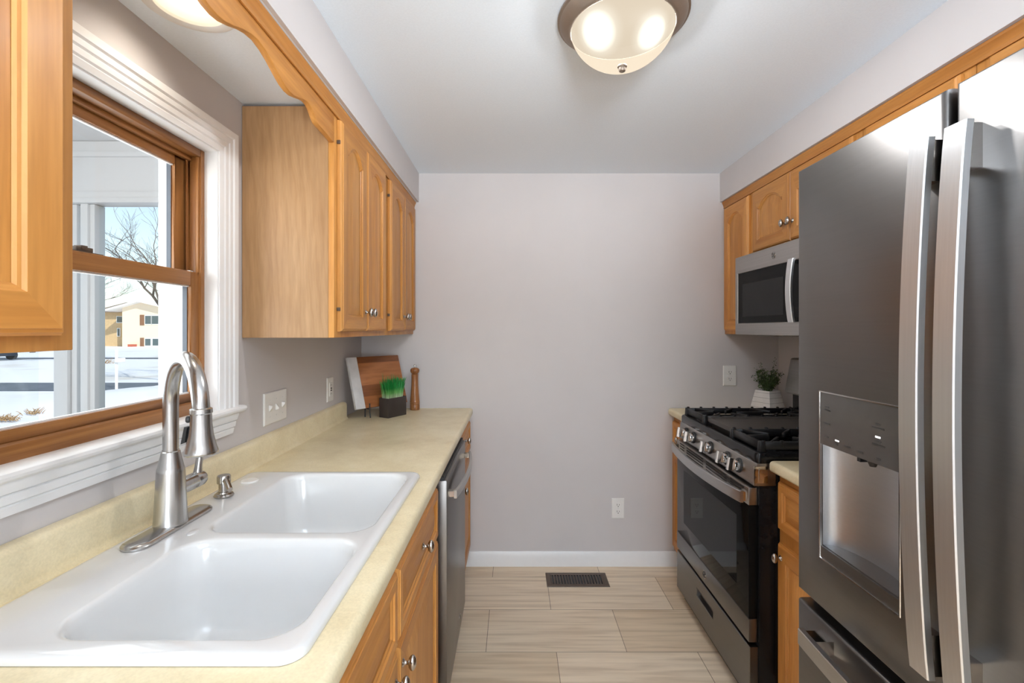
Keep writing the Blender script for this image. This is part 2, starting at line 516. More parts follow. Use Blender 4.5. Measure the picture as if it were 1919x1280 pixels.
def thing(name, label, cat, loc, group=None, kind=None):
    o = bpy.data.objects.new(name, None)
    COL.objects.link(o)
    o.location = loc
    o.empty_display_size = 0.05
    return tag(o, label, cat, group, kind)

def rrect(x0, x1, y0, y1, r, z, n=8):
    pts = []
    for cx, cy, a0 in ((x1 - r, y1 - r, 0), (x0 + r, y1 - r, pi / 2), (x0 + r, y0 + r, pi), (x1 - r, y0 + r, 3 * pi / 2)):
        for i in range(n + 1):
            a = a0 + (pi / 2) * i / n
            pts.append((cx + r * cos(a), cy + r * sin(a), z))
    return pts

def circle(cx, cy, r, z, n=48):
    return [(cx + r * cos(2 * pi * i / n), cy + r * sin(2 * pi * i / n), z) for i in range(n)]

# room constants
XL, XR, YB, YF, ZC = -0.90, 1.553, 2.75, -2.60, 2.307
SOF_Z = 2.137
SLX, SRX = -0.562, 1.209          # soffit faces
YN, YE = 0.63, 1.542              # window bay between the left upper cabinets

# ------------------------------------------------------------------ room shell
st = lambda o: tag(o, kind='structure')
st(MB().box(-1.06, 1.70, YF - .1, YB + .1, -0.12, 0).build('floor', 'floor', smooth=0))
st(MB().box(-1.06, 1.70, YF - .1, YB + .1, ZC, ZC + 0.50).build('ceiling', 'ceil', smooth=0))
st(MB().box(-1.06, 1.70, YB, YB + 0.12, 0, ZC).build('wall_back', 'wall', smooth=0))
st(MB().box(XR, 1.70, YF, YB, 0, ZC).build('wall_right', 'wall', smooth=0))
WY0, WY1, WZ0, WZ1 = 0.755, 1.412, 1.145, 1.928      # clear opening inside the casing
w = MB()
XO = -1.06
w.box(XO, XL, YF, WY0, 0, ZC); w.box(XO, XL, WY1, YB, 0, ZC)
w.box(XO, XL, WY0, WY1, 0, WZ0 - .02); w.box(XO, XL, WY0, WY1, WZ1, ZC)
st(w.build('wall_left', 'wall', smooth=0))
w = MB()
w.box(-1.06, -0.7, YF - .1, YF, 0, ZC); w.box(1.4, 1.70, YF - .1, YF, 0, ZC)
w.box(-0.7, 1.4, YF - .1, YF, 0, 0.7); w.box(-0.7, 1.4, YF - .1, YF, 2.25, ZC)
st(w.build('wall_front', 'wall', smooth=0))
w = MB()
for a, b, c, d in ((-0.7, -0.64, .7, 2.25), (1.34, 1.4, .7, 2.25), (-.64, 1.34, .7, .76), (-.64, 1.34, 2.19, 2.25), (.33, .37, .76, 2.19)):
    w.box(a, b, YF - .08, YF - .0, c, d)
o = w.build('added_window', 'white', smooth=0); st(o)  # unseen window added as a surround for the rear fill light
MB().box(-.64, 1.34, YF - .05, YF - .045, .76, 2.19).build('pane', 'glass', o, smooth=0)

# soffits (dropped bulkheads over the cabinets)
CANX, CANY = -0.75, 1.078
w = MB()
w.box(SLX - .012, SLX, YF + .01, YB, SOF_Z, ZC)
n_ = 48
outer = [(XL, YF + .01, SOF_Z), (SLX - .012, YF + .01, SOF_Z), (SLX - .012, YB, SOF_Z), (XL, YB, SOF_Z)]
w.fill(outer, [circle(CANX, CANY, 0.075, SOF_Z, n_)], mat=1)
o = w.build('trim_1', ['wall', 'ceil'], smooth=0); st(o)
st(MB().box(SRX, XR, YF + .01, YB, SOF_Z, ZC).build('trim_2', 'wall', smooth=0))

# baseboard
prof = [(0, 0), (.014, 0), (.014, .05), (.011, .062), (.009, .075), (.005, .085), (0, .085)]
st(MB().prism(prof, lambda p, q, h: (h, YB - p, q), -0.33, 0.99).build('baseboard_back', 'white', smooth=25))

# ------------------------------------------------------------------ window over the sink
win = thing('window_1', None, None, (XL, 1.085, WZ0), kind='structure')
cw = 0.078                                            # casing width
cp = [(0, 0), (0, .010), (.014, .014), (.018, .011), (.022, .015), (.034, .016), (.037, .013), (.041, .017), (.053, .018), (.056, .015), (.06, .020), (.078, .021), (.078, 0)]
def casing_vert(m, yin, sgn, z0, z1):
    """fluted side casing, mitred at the top"""
    lo = [(XL + w_, yin + sgn * d_, z0) for d_, w_ in cp]
    hi = [(XL + w_, yin + sgn * d_, z1 + d_) for d_, w_ in cp]
    m.loops([lo, hi])
m = MB(); casing_vert(m, WY1, 1, WZ0, WZ1); m.build('side_casing', 'white', win, smooth=20)
m = MB(); casing_vert(m, WY0, -1, WZ0, WZ1); m.build('side_casing', 'white', win, smooth=20)
m = MB()
m.loops([[(XL + w_, WY0 - d_, WZ1 + d_) for d_, w_ in cp], [(XL + w_, WY1 + d_, WZ1 + d_) for d_, w_ in cp]])
m.build('head_casing', 'white', win, smooth=20)
m = MB()                                             # white jamb extension
XJ = -0.934
m.box(XJ, XL + .006, WY1 - .004, WY1 + .006, WZ0, WZ1 - .004); m.box(XJ, XL + .006, WY0 - .006, WY0 + .004, WZ0, WZ1 - .004)
m.box(XJ, XL + .006, WY0 - .006, WY1 + .006, WZ1 - .004, WZ1 + .008)
m.build('jamb', 'white', win, smooth=0)
sp_ = [(XJ, 1.125), (-0.874, 1.125), (-0.868, 1.130), (-0.866, 1.136), (-0.868, 1.142), (-0.874, 1.145), (XJ, 1.145)]
m = MB(); m.prism(sp_, lambda p, q, h: (p, h, q), WY0, WY1)
for a, b in ((0.648, WY0), (WY1, 1.516)):
    m.prism([(XL, 1.125)] + sp_[1:6] + [(XL, 1.145)], lambda p, q, h: (p, h, q), a, b)
m.build('stool', 'white', win, smooth=30)
ap = [(0, 1.062), (.012, 1.062), (.013, 1.078), (.010, 1.080), (.016, 1.084), (.016, 1.098), (.012, 1.1), (.019, 1.104), (.022, 1.118), (.022, 1.125), (0, 1.125)]
m = MB()
m.loops([[(XL + p, 0.672 + (1.125 - q) * .25, q) for p, q in ap], [(XL + p, 1.492 - (1.125 - q) * .25, q) for p, q in ap]])
m.build('apron', 'white', win, smooth=20)
# timber frame
FY0, FY1 = WY0 + .004, WY1 - .004
m = MB()
for ya, yb in ((FY1 - .016, FY1), (FY0, FY0 + .016)):
    m.box(-0.967, XJ + .001, ya, yb, WZ0, WZ1 - .004)
    s = 1 if ya > 1 else -1
    e = FY1 - .016 if s > 0 else FY0 + .016
    m.box(-0.946, XJ - .004, e - s * .006, e, 1.557, WZ1 - .004)      # stops and grooves in the track
    m.box(-0.972, -0.967, e - s * .012, e, WZ0, WZ1 - .004)
m.build('side_jamb', 'sashwood', win, bev=.0015)
m = MB()
m.box(-1.06, -0.9675, FY1 - .016, FY1 + .003, WZ0, WZ1 - .004); m.box(-1.06, -0.9675, FY0 - .003, FY0 + .016, WZ0, WZ1 - .004)
m.build('jamb_liner', 'white', win, smooth=0, label='white outer jamb liner')
m = MB()
m.box(-1.04, XJ + .0005, FY0 + .0165, FY1 - .0165, WZ1 - .026, WZ1 - .0045)
m.box(-0.975, -0.960, FY0 + .0165, FY1 - .0165, WZ1 - .038, WZ1 - .026)
m.build('head_jamb', 'sashwood_h', win, bev=.0015)
m = MB()
m.prism([(-1.06, 1.13), (-0.928, 1.13), (-0.928, 1.176), (-0.934, 1.180), (-0.938, 1.180), (-0.938, 1.168), (-1.06, 1.150)], lambda p, q, h: (p, h, q), FY0, FY1)
m.build('timber_sill', 'sashwood_h', win, bev=.001)
SY0, SY1 = FY0 + .017, FY1 - .017
def sash(z0, z1, xa, xb, stile, top, bot, lab):
    """xa room side, xb outer side; outer half is dark cladding behind the glass"""
    xg = xa - 0.010
    root = MB()
    for a, b, c, d, k in ((SY0, SY0 + stile, z0, z1, 0), (SY1 - stile, SY1, z0, z1, 0), (SY0 + stile, SY1 - stile, z1 - top, z1, 1), (SY0 + stile, SY1 - stile, z0, z0 + bot, 1)):
        root.box(xg, xa, a, b, c, d, k)
    r = root.build('sash', ['sashwood', 'sashwood_h'], win, bev=.002, label=lab)
    i = .003
    cl = MB()
    for a, b, c, d in ((SY0, SY0 + stile - i, z0, z1), (SY1 - stile + i, SY1, z0, z1), (SY0 + stile, SY1 - stile, z1 - top + i, z1), (SY0 + stile, SY1 - stile, z0, z0 + bot - i)):
        cl.box(xb, xg - .004, a, b, c, d)
    cl.build('sash_cladding', 'clad', r, smooth=0, label='grey outer face of the sash')
    MB().box(xg - .004, xg - .001, SY0 + .004, SY1 - .004, z0 + .004, z1 - .004).build('pane', 'glass', r, smooth=0)
    e = .004
    g = MB()
    g.box(xg - .002, xg + .004, SY0 + stile - .001, SY1 - stile + .001, z1 - top - e, z1 - top + .0005)
    g.box(xg - .002, xg + .004, SY0 + stile - .001, SY1 - stile + .001, z0 + bot - .0005, z0 + bot + e)
    g.build('glazing_bead', 'white', r, smooth=0, label='white glazing bead')
    return r
low = sash(1.178, 1.557, -0.939, -0.966, 0.034, 0.040, 0.026, 'lower sash nearest the room')
sash(1.520, 1.902, -0.977, -1.004, 0.046, 0.036, 0.035, 'upper sash set further out')
m = MB(); m.box(-.958, -.944, 1.00, 1.075, 1.557, 1.561); m.box(-.956, -.946, 1.01, 1.05, 1.561, 1.571); m.box(-.962, -.944, 1.02, 1.035, 1.565, 1.574)
m.build('sash_lock', 'brownmetal', win, bev=.001, label='dark sash lock')
MB().box(-.952, -.940, SY1 - .035, SY1 - .022, 1.557, 1.5605).build('tilt_latch', 'knob', low, bev=.0005)

# ------------------------------------------------------------------ cabinets
def side(X0, s):
    return lambda u, v, w_: (X0 + s * w_, u, v)

def door_loop(u0, u1, v0, v1, arch, n=24):
    pts = [(u0, v0), (u1, v0)]
    c, h = (u0 + u1) / 2, (u1 - u0) / 2
    for i in range(n + 1):
        t = 1 - 2 * i / n
        if arch:
            k = 0.86
            rise = 0 if abs(t) > k else arch * (0.22 + 0.78 * (1 - (t / k) ** 2)) if abs(t) < k * .96 else arch * .22
            v = v1 - arch + rise
        else:
            v = v1
        pts.append((c + t * h, v))
    return pts

def knob(parent, X, s, y, z, name='knob', big=1.0):
    ax = (s, 0, 0)
    m = MB()
    m.lathe([(0, 0), (.009, 0), (.0095, .0015), (.007, .004), (.0045, .006), (.004, .013), (.006, .0155)], (X, y, z), ax, 20)
    pr = [(.0035, .014), (.009, .0155), (.0125, .019), (.0138, .0225), (.0128, .0265), (.009, .030), (.004, .0318), (0, .0322)]
    L = []
    for r, h in pr:
        L.append([(X + s * h, y + r * .82 * cos(a) * big, z + r * 1.28 * sin(a) * big) for a in [2 * pi * k / 24 for k in range(24)]])
    m.loops(L)
    return m.build(name, 'knob', parent, smooth=60, label='nickel knob')

T_ = 0.020
def door(parent, X0, s, u0, u1, v0, v1, arch=0.0, rail=0.052, name='door', kn=None, hinge=None, dark=False):
    """frame and raised panel door lying on plane X0, facing s*X"""
    P = side(X0, s)
    mk = lambda pts, w_: [P(u, v, w_) for u, v in pts]
    O = lambda i: door_loop(u0 + i, u1 - i, v0 + i, v1 - i, 0)
    A = lambda i: door_loop(u0 + rail + i, u1 - rail - i, v0 + rail + i, v1 - rail - i, arch)
    m = MB()
    rails = lambda k, i: 1 if (i == 0 or 2 <= i <= 25) else 0
    m.loops([mk(O(0), .001), mk(O(0), T_ - .010), mk(O(.002), T_ - .008), mk(O(.004), T_ - .0035), mk(O(.008), T_ - .002), mk(O(.009), T_),
             mk(A(0), T_), mk(A(.003), T_ - .004), mk(A(.007), T_ - .005), mk(A(.010), T_ - .0085)], True, False, matfn=rails)
    d = m.build(name, ['maple', 'maple_h'], parent, smooth=28)
    p = MB()
    pm = min(.036, (u1 - u0 - 2 * rail) * .22, (v1 - v0 - 2 * rail) * .24)
    p.loops([mk(A(.0095), T_ - .009), mk(A(.014), T_ - .009), mk(A(.014 + pm), T_ - .002), mk(A(.017 + pm), T_ - .002)], False, True)
    p.build('raised_panel', 'maple' if (v1 - v0) > (u1 - u0) * .6 else 'maple_h', d, smooth=20)
    if kn:
        knob(d, X0 + s * (T_ - .001), s, kn[0], kn[1])
    if hinge is not None:
        for z in (v0 + .075, v1 - .075):
            h = MB(); h.box(X0 + s * .0005, X0 + s * .012, hinge - .005, hinge + .001, z - .006, z + .006)
            h.build('hinge', 'brownmetal', d, bev=.001, label='dark hinge')
    return d

def cabinet(name, label, s, Xw, Xf, y0, y1, z0, z1, group, body='veneer', toe=False, cat='cabinet'):
    r = thing(name, label, cat, ((Xw + Xf) / 2, (y0 + y1) / 2, z0), group)
    m = MB()
    if toe == 'open':                                  # open topped carcass for the sink bowls
        a, b = sorted((Xw, Xf - s * .02))
        m.box(a, b, y0, y1, .10, .118); m.box(a, b, y0, y0 + .016, .118, z1); m.box(a, b, y1 - .016, y1, .118, z1)
        m.box(a, a + .006, y0 + .016, y1 - .016, .118, z1)
        m.build('body', body, r, smooth=0)
        MB().box(Xw, Xf - s * .075, y0 + .002, y1 - .002, 0, 0.10).build('toe_kick', 'darkbody', r, smooth=0, label='dark toe kick')
        z0 = 0.10
    elif toe:
        m.box(Xw, Xf - s * .02, y0, y1, 0.10, z1)
        m.build('body', body, r, smooth=0)
        MB().box(Xw, Xf - s * .075, y0 + .002, y1 - .002, 0, 0.10).build('toe_kick', 'darkbody', r, smooth=0, label='dark toe kick')
        z0 = 0.10
    else:
        m.box(Xw, Xf - s * .0195, y0, y1, z0, z1)
        m.build('body', body, r, smooth=0)
    MB().box(Xf - s * .019, Xf, y0, y1, z0, z1).build('face_frame', 'maple', r, bev=.001)
    return r

GU = 'upper cabinets over the sink counter'
LXW, LXF = XL + .002, -0.595
UZ0, UZ1 = 1.362, 2.126
DZ0, DZ1 = 1.382, 2.092
c = cabinet('upper_cabinet', 'maple upper cabinet close to the camera, covering the near side of the window', 1, LXW, LXF, 0.02, YN, UZ0, UZ1, GU)
door(c, LXF, 1, 0.045, 0.320, DZ0, DZ1, .045, kn=(0.300, 1.45)); door(c, LXF, 1, 0.327, 0.604, DZ0, DZ1, .045, kn=(0.345, 1.45))
c = cabinet('upper_cabinet', 'maple upper cabinet with bare end panel beside the window', 1, LXW, LXF, YE, 2.146, UZ0, UZ1, GU)
door(c, LXF, 1, 1.567, 1.830, DZ0, DZ1, .045, hinge=1.567, kn=(1.808, 1.455)); door(c, LXF, 1, 1.835, 2.100, DZ0, DZ1, .045, kn=(1.858, 1.455))
c = cabinet('upper_cabinet', 'maple upper cabinet in the corner above cutting board and pepper mill', 1, LXW, LXF, 2.147, 2.747, UZ0, UZ1, GU)
door(c, LXF, 1, 2.190, 2.455, DZ0, DZ1, .045, hinge=2.190, kn=(2.434, 1.455)); door(c, LXF, 1, 2.460, 2.720, DZ0, DZ1, .045, kn=(2.482, 1.455))

GR = 'upper cabinets over the range and refrigerator'
RXW, RXF = XR - .002, 1.237
c = cabinet('upper_cabinet', 'narrow tall maple upper cabinet between back wall and microwave', -1, RXW, RXF, 2.427, 2.747, UZ0, UZ1, GR)
door(c, RXF, -1, 2.445, 2.722, DZ0, DZ1, .045)
c = cabinet('upper_cabinet', 'short maple upper cabinet directly above the microwave', -1, RXW, RXF, 1.660, 2.425, 1.762, UZ1, GR)
door(c, RXF, -1, 2.075, 2.398, 1.784, DZ1, .045, kn=(2.098, 1.866)); door(c, RXF, -1, 1.692, 2.068, 1.784, DZ1, .045, kn=(2.046, 1.866))
c = cabinet('upper_cabinet', 'maple upper cabinet between microwave and refrigerator, mostly hidden by the refrigerator', -1, RXW, RXF, 1.252, 1.658, UZ0, UZ1, GR)
door(c, RXF, -1, 1.285, 1.628, DZ0, DZ1, .045)
c = cabinet('upper_cabinet', 'maple upper cabinet over the refrigerator, only its top strip showing', -1, RXW, RXF, 0.340, 1.250, 1.835, UZ1, GR)
door(c, RXF, -1, 0.800, 1.205, 1.855, DZ1, .03, rail=.045); door(c, RXF, -1, 0.365, 0.790, 1.855, DZ1, .03, rail=.045)

# crown strips under the soffits
crown = [(p_ * .65, q_) for p_, q_ in [(0, 2.097), (.007, 2.097), (.009, 2.102), (.008, 2.108), (.012, 2.114), (.015, 2.122), (.021, 2.128), (.022, 2.1355), (0, 2.1355)]]
o = MB().prism(crown, lambda p, q, h: (-0.5925 + p, h, q), 0.02, 2.748).build('crown_moulding', 'maple_h', smooth=25)
tag(o, 'slim maple moulding above sink-side cabinets and scalloped valance', 'moulding', 'crown mouldings')
o = MB().prism(crown, lambda p, q, h: (1.2345 - p, h, q), 0.34, 2.748).build('crown_moulding', 'maple_h', smooth=25)
tag(o, 'slim maple moulding above cabinets over the range and refrigerator', 'moulding', 'crown mouldings')

# scalloped valance between the cabinets
half = [(0, 2.061), (.03, 2.057), (.06, 2.048), (.095, 2.033), (.125, 2.0225), (.15, 2.019), (.177, 2.021), (.205, 2.029), (.233, 2.0385), (.255, 2.0435),
        (.271, 2.0435), (.285, 2.040), (.300, 2.031), (.312, 2.020), (.325, 2.0125), (.345, 2.0105), (.39, 2.0095), (.43, 2.007), (.4555, 2.005)]
cy = (YN + YE) / 2
prof = [(cy - s_, z_) for s_, z_ in reversed(half)] + [(cy + s_, z_) for s_, z_ in half[1:]] + [(YE - .0005, 2.125), (YN + .0005, 2.125)]
o = MB().prism(prof, lambda p, q, h: (h, p, q), -0.612, -0.594).build('valance', 'maple_h', bev=.003, smooth=40)
tag(o, 'maple valance with scalloped lower edge bridging the cabinets over the window', 'valance')

# base cabinets, sink side
BXF = -0.275
GB = 'base cabinets'
c = cabinet('base_cabinet', 'maple sink base cabinet with false drawer fronts', 1, LXW, BXF, 0.475, 1.600, 0, 0.886, GB, toe='open')
for a, b, ky in ((1.040, 1.573, 1.068), (0.500, 1.030, 1.003)):
    door(c, BXF, 1, a, b, .692, .858, 0, rail=.030, name='drawer_front', kn=((a + b) / 2, .783))
    door(c, BXF, 1, a, b, .130, .682, 0, name='door', kn=(ky, .628))
c = cabinet('base_cabinet', 'maple base cabinet in the corner beyond the dishwasher', 1, LXW, BXF, 2.212, 2.747, 0, 0.886, GB, toe=True)
door(c, BXF, 1, 2.240, 2.722, .692, .858, 0, rail=.030, name='drawer_front', kn=(2.42, .812))
door(c, BXF, 1, 2.240, 2.722, .130, .682, 0, kn=(2.29, .595))
# base cabinets, range side
QXF = 0.938
c = cabinet('base_cabinet', 'narrow maple base cabinet between range and back wall', -1, RXW, QXF, 2.432, 2.747, 0, 0.886, GB, toe=True)
door(c, QXF, -1, 2.455, 2.725, .692, .858, 0, rail=.030, name='drawer_front', kn=(2.59, .775)); door(c, QXF, -1, 2.455, 2.725, .130, .682, 0, kn=(2.49, .63))
c = cabinet('base_cabinet', 'maple base cabinet squeezed between range and refrigerator', -1, RXW, QXF, 1.225, 1.652, 0, 0.886, GB, toe=True)
door(c, QXF, -1, 1.250, 1.637, .692, .858, 0, rail=.030, name='drawer_front', kn=(1.44, .775)); door(c, QXF, -1, 1.250, 1.637, .130, .645, 0, kn=(1.612, .600))

# ------------------------------------------------------------------ worktops
CZ = 0.926
def top_profile(xw, xf, s):
    """laminate slab with rolled front edge; s direction towards the room"""
    r = .014
    pts = [(xw, CZ)]
    for i in range(7):
        a = pi / 2 - (pi / 2) * i / 6
        pts.append((xf - s * r + s * r * cos(a), CZ - r + r * sin(a)))
    for i in range(5):
        a = -(pi / 2) * i / 4
        pts.append((xf - s * .010 + s * .010 * cos(a), .898 + .010 * sin(a)))
    pts.append((xw, .888))
    return pts
SX0, SX1, SYN, SYF = -0.842, -0.295, 0.642, 1.488       # sink outline
fl = lambda p, q, h: (p, h, q)
LW, LF = XL + .001, -0.245
m = MB()
m.prism(top_profile(LW, LF, 1), fl, 0.40, SYN + .02)
m.prism(top_profile(LW, LF, 1), fl, SYF - .02, 2.747)
m.prism(top_profile(SX1 - .02, LF, 1), fl, SYN + .02, SYF - .02)
m.prism([(LW, CZ), (SX0 + .02, CZ), (SX0 + .02, .888), (LW, .888)], fl, SYN + .02, SYF - .02)
ct = m.build('countertop', 'laminate', smooth=40)
tag(ct, 'long beige laminate countertop holding the white sink', 'countertop', 'beige countertops')
bs_ = [(XL + .001, CZ), (-0.872, CZ), (-0.871, 1.000), (-0.875, 1.008), (-0.882, 1.012), (XL + .001, 1.012)]
m = MB(); m.prism([(XL + .001, CZ), (-0.862, CZ), (-0.868, CZ + .006), (-0.871, CZ + .014)] + bs_[2:], fl, 0.40, 2.43)
m.build('backsplash', 'laminate', ct, smooth=40)
o = MB().prism(top_profile(RXW, 0.905, -1), fl, 2.432, 2.747).build('countertop', 'laminate', smooth=40)
tag(o, 'small beige countertop between range and back wall under the herb pot', 'countertop', 'beige countertops')
o = MB().prism(top_profile(RXW, 0.899, -1), fl, 1.222, 1.652).build('countertop', 'laminate', bev=.006, smooth=40)
tag(o, 'short beige countertop between range and refrigerator', 'countertop', 'beige countertops')

# ------------------------------------------------------------------ sink
m = MB()
ro = .035
rim = [(0, CZ + .0008), (0, CZ + .006), (.003, CZ + .010), (.008, CZ + .0125), (.016, CZ + .013)]
R = lambda i, z: rrect(SX0 + i, SX1 - i, SYN + i, SYF - i, ro - min(i, .02), z, 10)
m.loops([R(i, z) for i, z in rim], False, False)
DZ = CZ + .013
bowls = [(-0.700, -0.325, 1.040, 1.458), (-0.695, -0.325, 0.682, 1.004)]
holes = []
for (a, b, y0, y1) in bowls:
    B = lambda i, z, a=a, b=b, y0=y0, y1=y1: rrect(a + i, b - i, y0 + i, y1 - i, .060 - min(i * .3, .02), z, 10)
    holes.append(B(-.007, DZ))
    m.loops([B(-.007, DZ), B(-.003, DZ - .0008), B(0, DZ - .003), B(.003, DZ - .008), B(.006, DZ - .020), B(.026, DZ - .150), B(.032, DZ - .172), B(.045, DZ - .186), B(.065, DZ - .192), B(.10, DZ - .194)], False, True)
m.fill(R(.016, DZ), holes)
sink = m.build('sink', 'sink', smooth=50)
tag(sink, 'white enamel double bowl sink set into the beige countertop', 'sink')
for (a, b, y0, y1) in bowls:
    k = MB(); k.lathe([(.0, .001), (.042, .001), (.044, .003), (.030, .0035), (.026, .0005), (0, .0005)], ((a + b) / 2, (y0 + y1) / 2, DZ - .194), 'Z', 28)
    k.build('drain', 'knob', sink, label='steel drain')
k = MB(); k.lathe([(0, 0), (.024, 0), (.0245, .002), (.022, .0045), (0, .0055)], (-0.785, 1.385, DZ), 'Z', 32); k.build('hole_cover', 'plastic', sink, label='round white hole cover')
k = MB(); k.lathe([(0, 0), (.0125, 0), (.0125, .0015), (.0105, .0022), (0, .0024)], (-0.714, 1.038, DZ), 'Z', 28, sx=.75, sy=1.3); k.build('badge', 'marble', sink, label='small oval grey badge')

# faucet
FX, FY = -0.783, 1.065
fz = DZ + .0008
fa = thing('faucet', 'brushed nickel pull-down faucet with tall arched spout at the sink', 'faucet', (FX, FY, fz))
m = MB()
def stad(i, z):
    L, r = .092 , .030 - i
    pts = []
    for k in range(17):
        a = -pi + pi * k / 16
        pts.append((FX + r * cos(a), FY - L + r * sin(a) * 1.0, z))
    for k in range(17):
        a = pi * k / 16
        pts.append((FX + r * cos(a), FY + L + r * sin(a), z))
    return pts
m.loops([stad(0, fz), stad(0, fz + .004), stad(.003, fz + .0075), stad(.010, fz + .010), stad(.028, fz + .011)])
m.build('base_plate', 'nickel', fa, smooth=35)
m = MB()
m.lathe([(.0335, .009), (.0335, .012), (.0325, .020), (.0275, .125), (.0268, .133), (.0255, .137), (.0195, .165), (.0185, .172), (.0165, .174), (.0165, .176)], (FX, FY, fz), 'Z', 40)
m.build('body', 'nickel', fa, smooth=35)
HX, HY = -0.622, 0.928
dx, dy = HX - FX, HY - FY
rr = sqrt(dx * dx + dy * dy) / 2
zc = 1.220
pts = [(FX, FY, fz + .170), (FX, FY, 1.15)]
for i in range(25):
    a = pi - pi * i / 24
    q = .5 + .5 * cos(a)
    pts.append((FX + dx * q, FY + dy * q, zc + rr * sin(a) * 1.02))
pts.append((HX, HY, 1.217))
m = MB(); m.tube(pts, .0155, 24); m.build('spout', 'nickel', fa, smooth=60)
m = MB()
m.lathe([(.0165, .012), (.0195, .010), (.0200, .002), (.0185, 0), (.0190, -.020), (.0215, -.042), (.0265, -.064), (.0295, -.073), (.0300, -.077), (.0285, -.080), (.024, -.0805), (.023, -.078), (0, -.078)], (HX, HY, 1.222), 'Z', 40)
h = m.build('spray_head', 'nickel', fa, smooth=35)
bx, by = HX - .0175, HY - .006
m = MB(); m.lathe([(0, -.004), (.006, -.003), (.007, 0), (.006, .003), (0, .004)], (bx - .004, by, 1.212), (-1, -.3, 0), 16)
m.loops([[(bx - .002, by - .006, 1.198), (bx - .002, by + .006, 1.198), (bx - .008, by + .006, 1.198), (bx - .008, by - .006, 1.198)],
         [(bx - .006, by - .007, 1.168), (bx - .006, by + .007, 1.168), (bx - .015, by + .006, 1.164), (bx - .015, by - .006, 1.164)]])
m.build('spray_button', 'blackplastic', h, label='black spray button')
m = MB(); m.lathe([(.0, -.079), (.020, -.079), (.020, -.082), (.015, -.083), (0, -.083)], (HX, HY, 1.222), 'Z', 28); m.build('nozzle', 'darkbody', h, label='dark nozzle ring')
m = MB()
m.lathe([(.0185, .018), (.0190, .070), (.0175, .074), (.0175, .077), (.0190, .080), (.0190, .098), (.017, .104), (.010, .107), (0, .108)], (FX, FY, 1.020), 'Y', 28)
m.build('handle_hub', 'nickel', fa, smooth=35)
m = MB(); m.tube([(FX, FY + .090, 1.030), (FX + .001, FY + .092, 1.050), (FX + .004, FY + .095, 1.085), (FX + .010, FY + .099, 1.125)], [.011, .0085, .0075, .0065], 14)
m.build('lever', 'nickel', fa, smooth=60)

sd = thing('soap_dispenser', 'small nickel soap dispenser on the sink ledge behind the bowls', 'soap dispenser', (-0.785, 1.263, fz))
m = MB(); m.lathe([(0, 0), (.0235, 0), (.0245, .003), (.022, .007), (.017, .009), (.0165, .012)], (-0.785, 1.263, fz), 'Z', 28); m.build('base', 'knob', sd, smooth=35)
m = MB(); m.lathe([(.0125, .009), (.0125, .034), (.0165, .036), (.0168, .052), (.0150, .056), (0, .057)], (-0.785, 1.263, fz), 'Z', 28); m.build('pump', 'knob', sd, smooth=35)
m = MB(); m.tube([(-0.785, 1.263, fz + .047), (-0.765, 1.245, fz + .042), (-0.745, 1.225, fz + .030)], [.0075, .0075, .0065], 14); m.build('nozzle', 'knob', sd, smooth=60)

# ------------------------------------------------------------------ badge shared by the appliances
def emblem(parent, c, s, r, name='emblem'):
    """round monogram badge: disc, rim and looped script strokes, facing s*X"""
    m = MB()
    m.lathe([(0, 0), (r, 0), (r, .0012), (r * .93, .002), (r * .88, .0012), (0, .0012)], c, (s, 0, 0), 32)
    e = m.build(name, 'knob', parent, smooth=35, label='small round metal badge')
    k = MB()
    def st_(pts):
        k.tube([(c[0] + s * .0014, c[1] + s * p * r, c[2] + q * r) for p, q in pts], r * .055, 6)
    st_([(.70 * cos(a), .70 * sin(a)) for a in [radians(d) for d in range(20, 341, 20)]])
    st_([(-.05 + .30 * cos(a) - .25, .12 + .36 * sin(a)) for a in [radians(d) for d in range(20, 400, 20)]])
    st_([(.28 + .24 * cos(a), .20 + .20 * sin(a)) for a in [radians(d) for d in range(-30, 300, 20)]])
    st_([(.28 + .26 * cos(a), -.20 + .24 * sin(a)) for a in [radians(d) for d in range(60, 380, 20)]])
    k.build('monogram', 'darkbody', e, smooth=60)
    return e

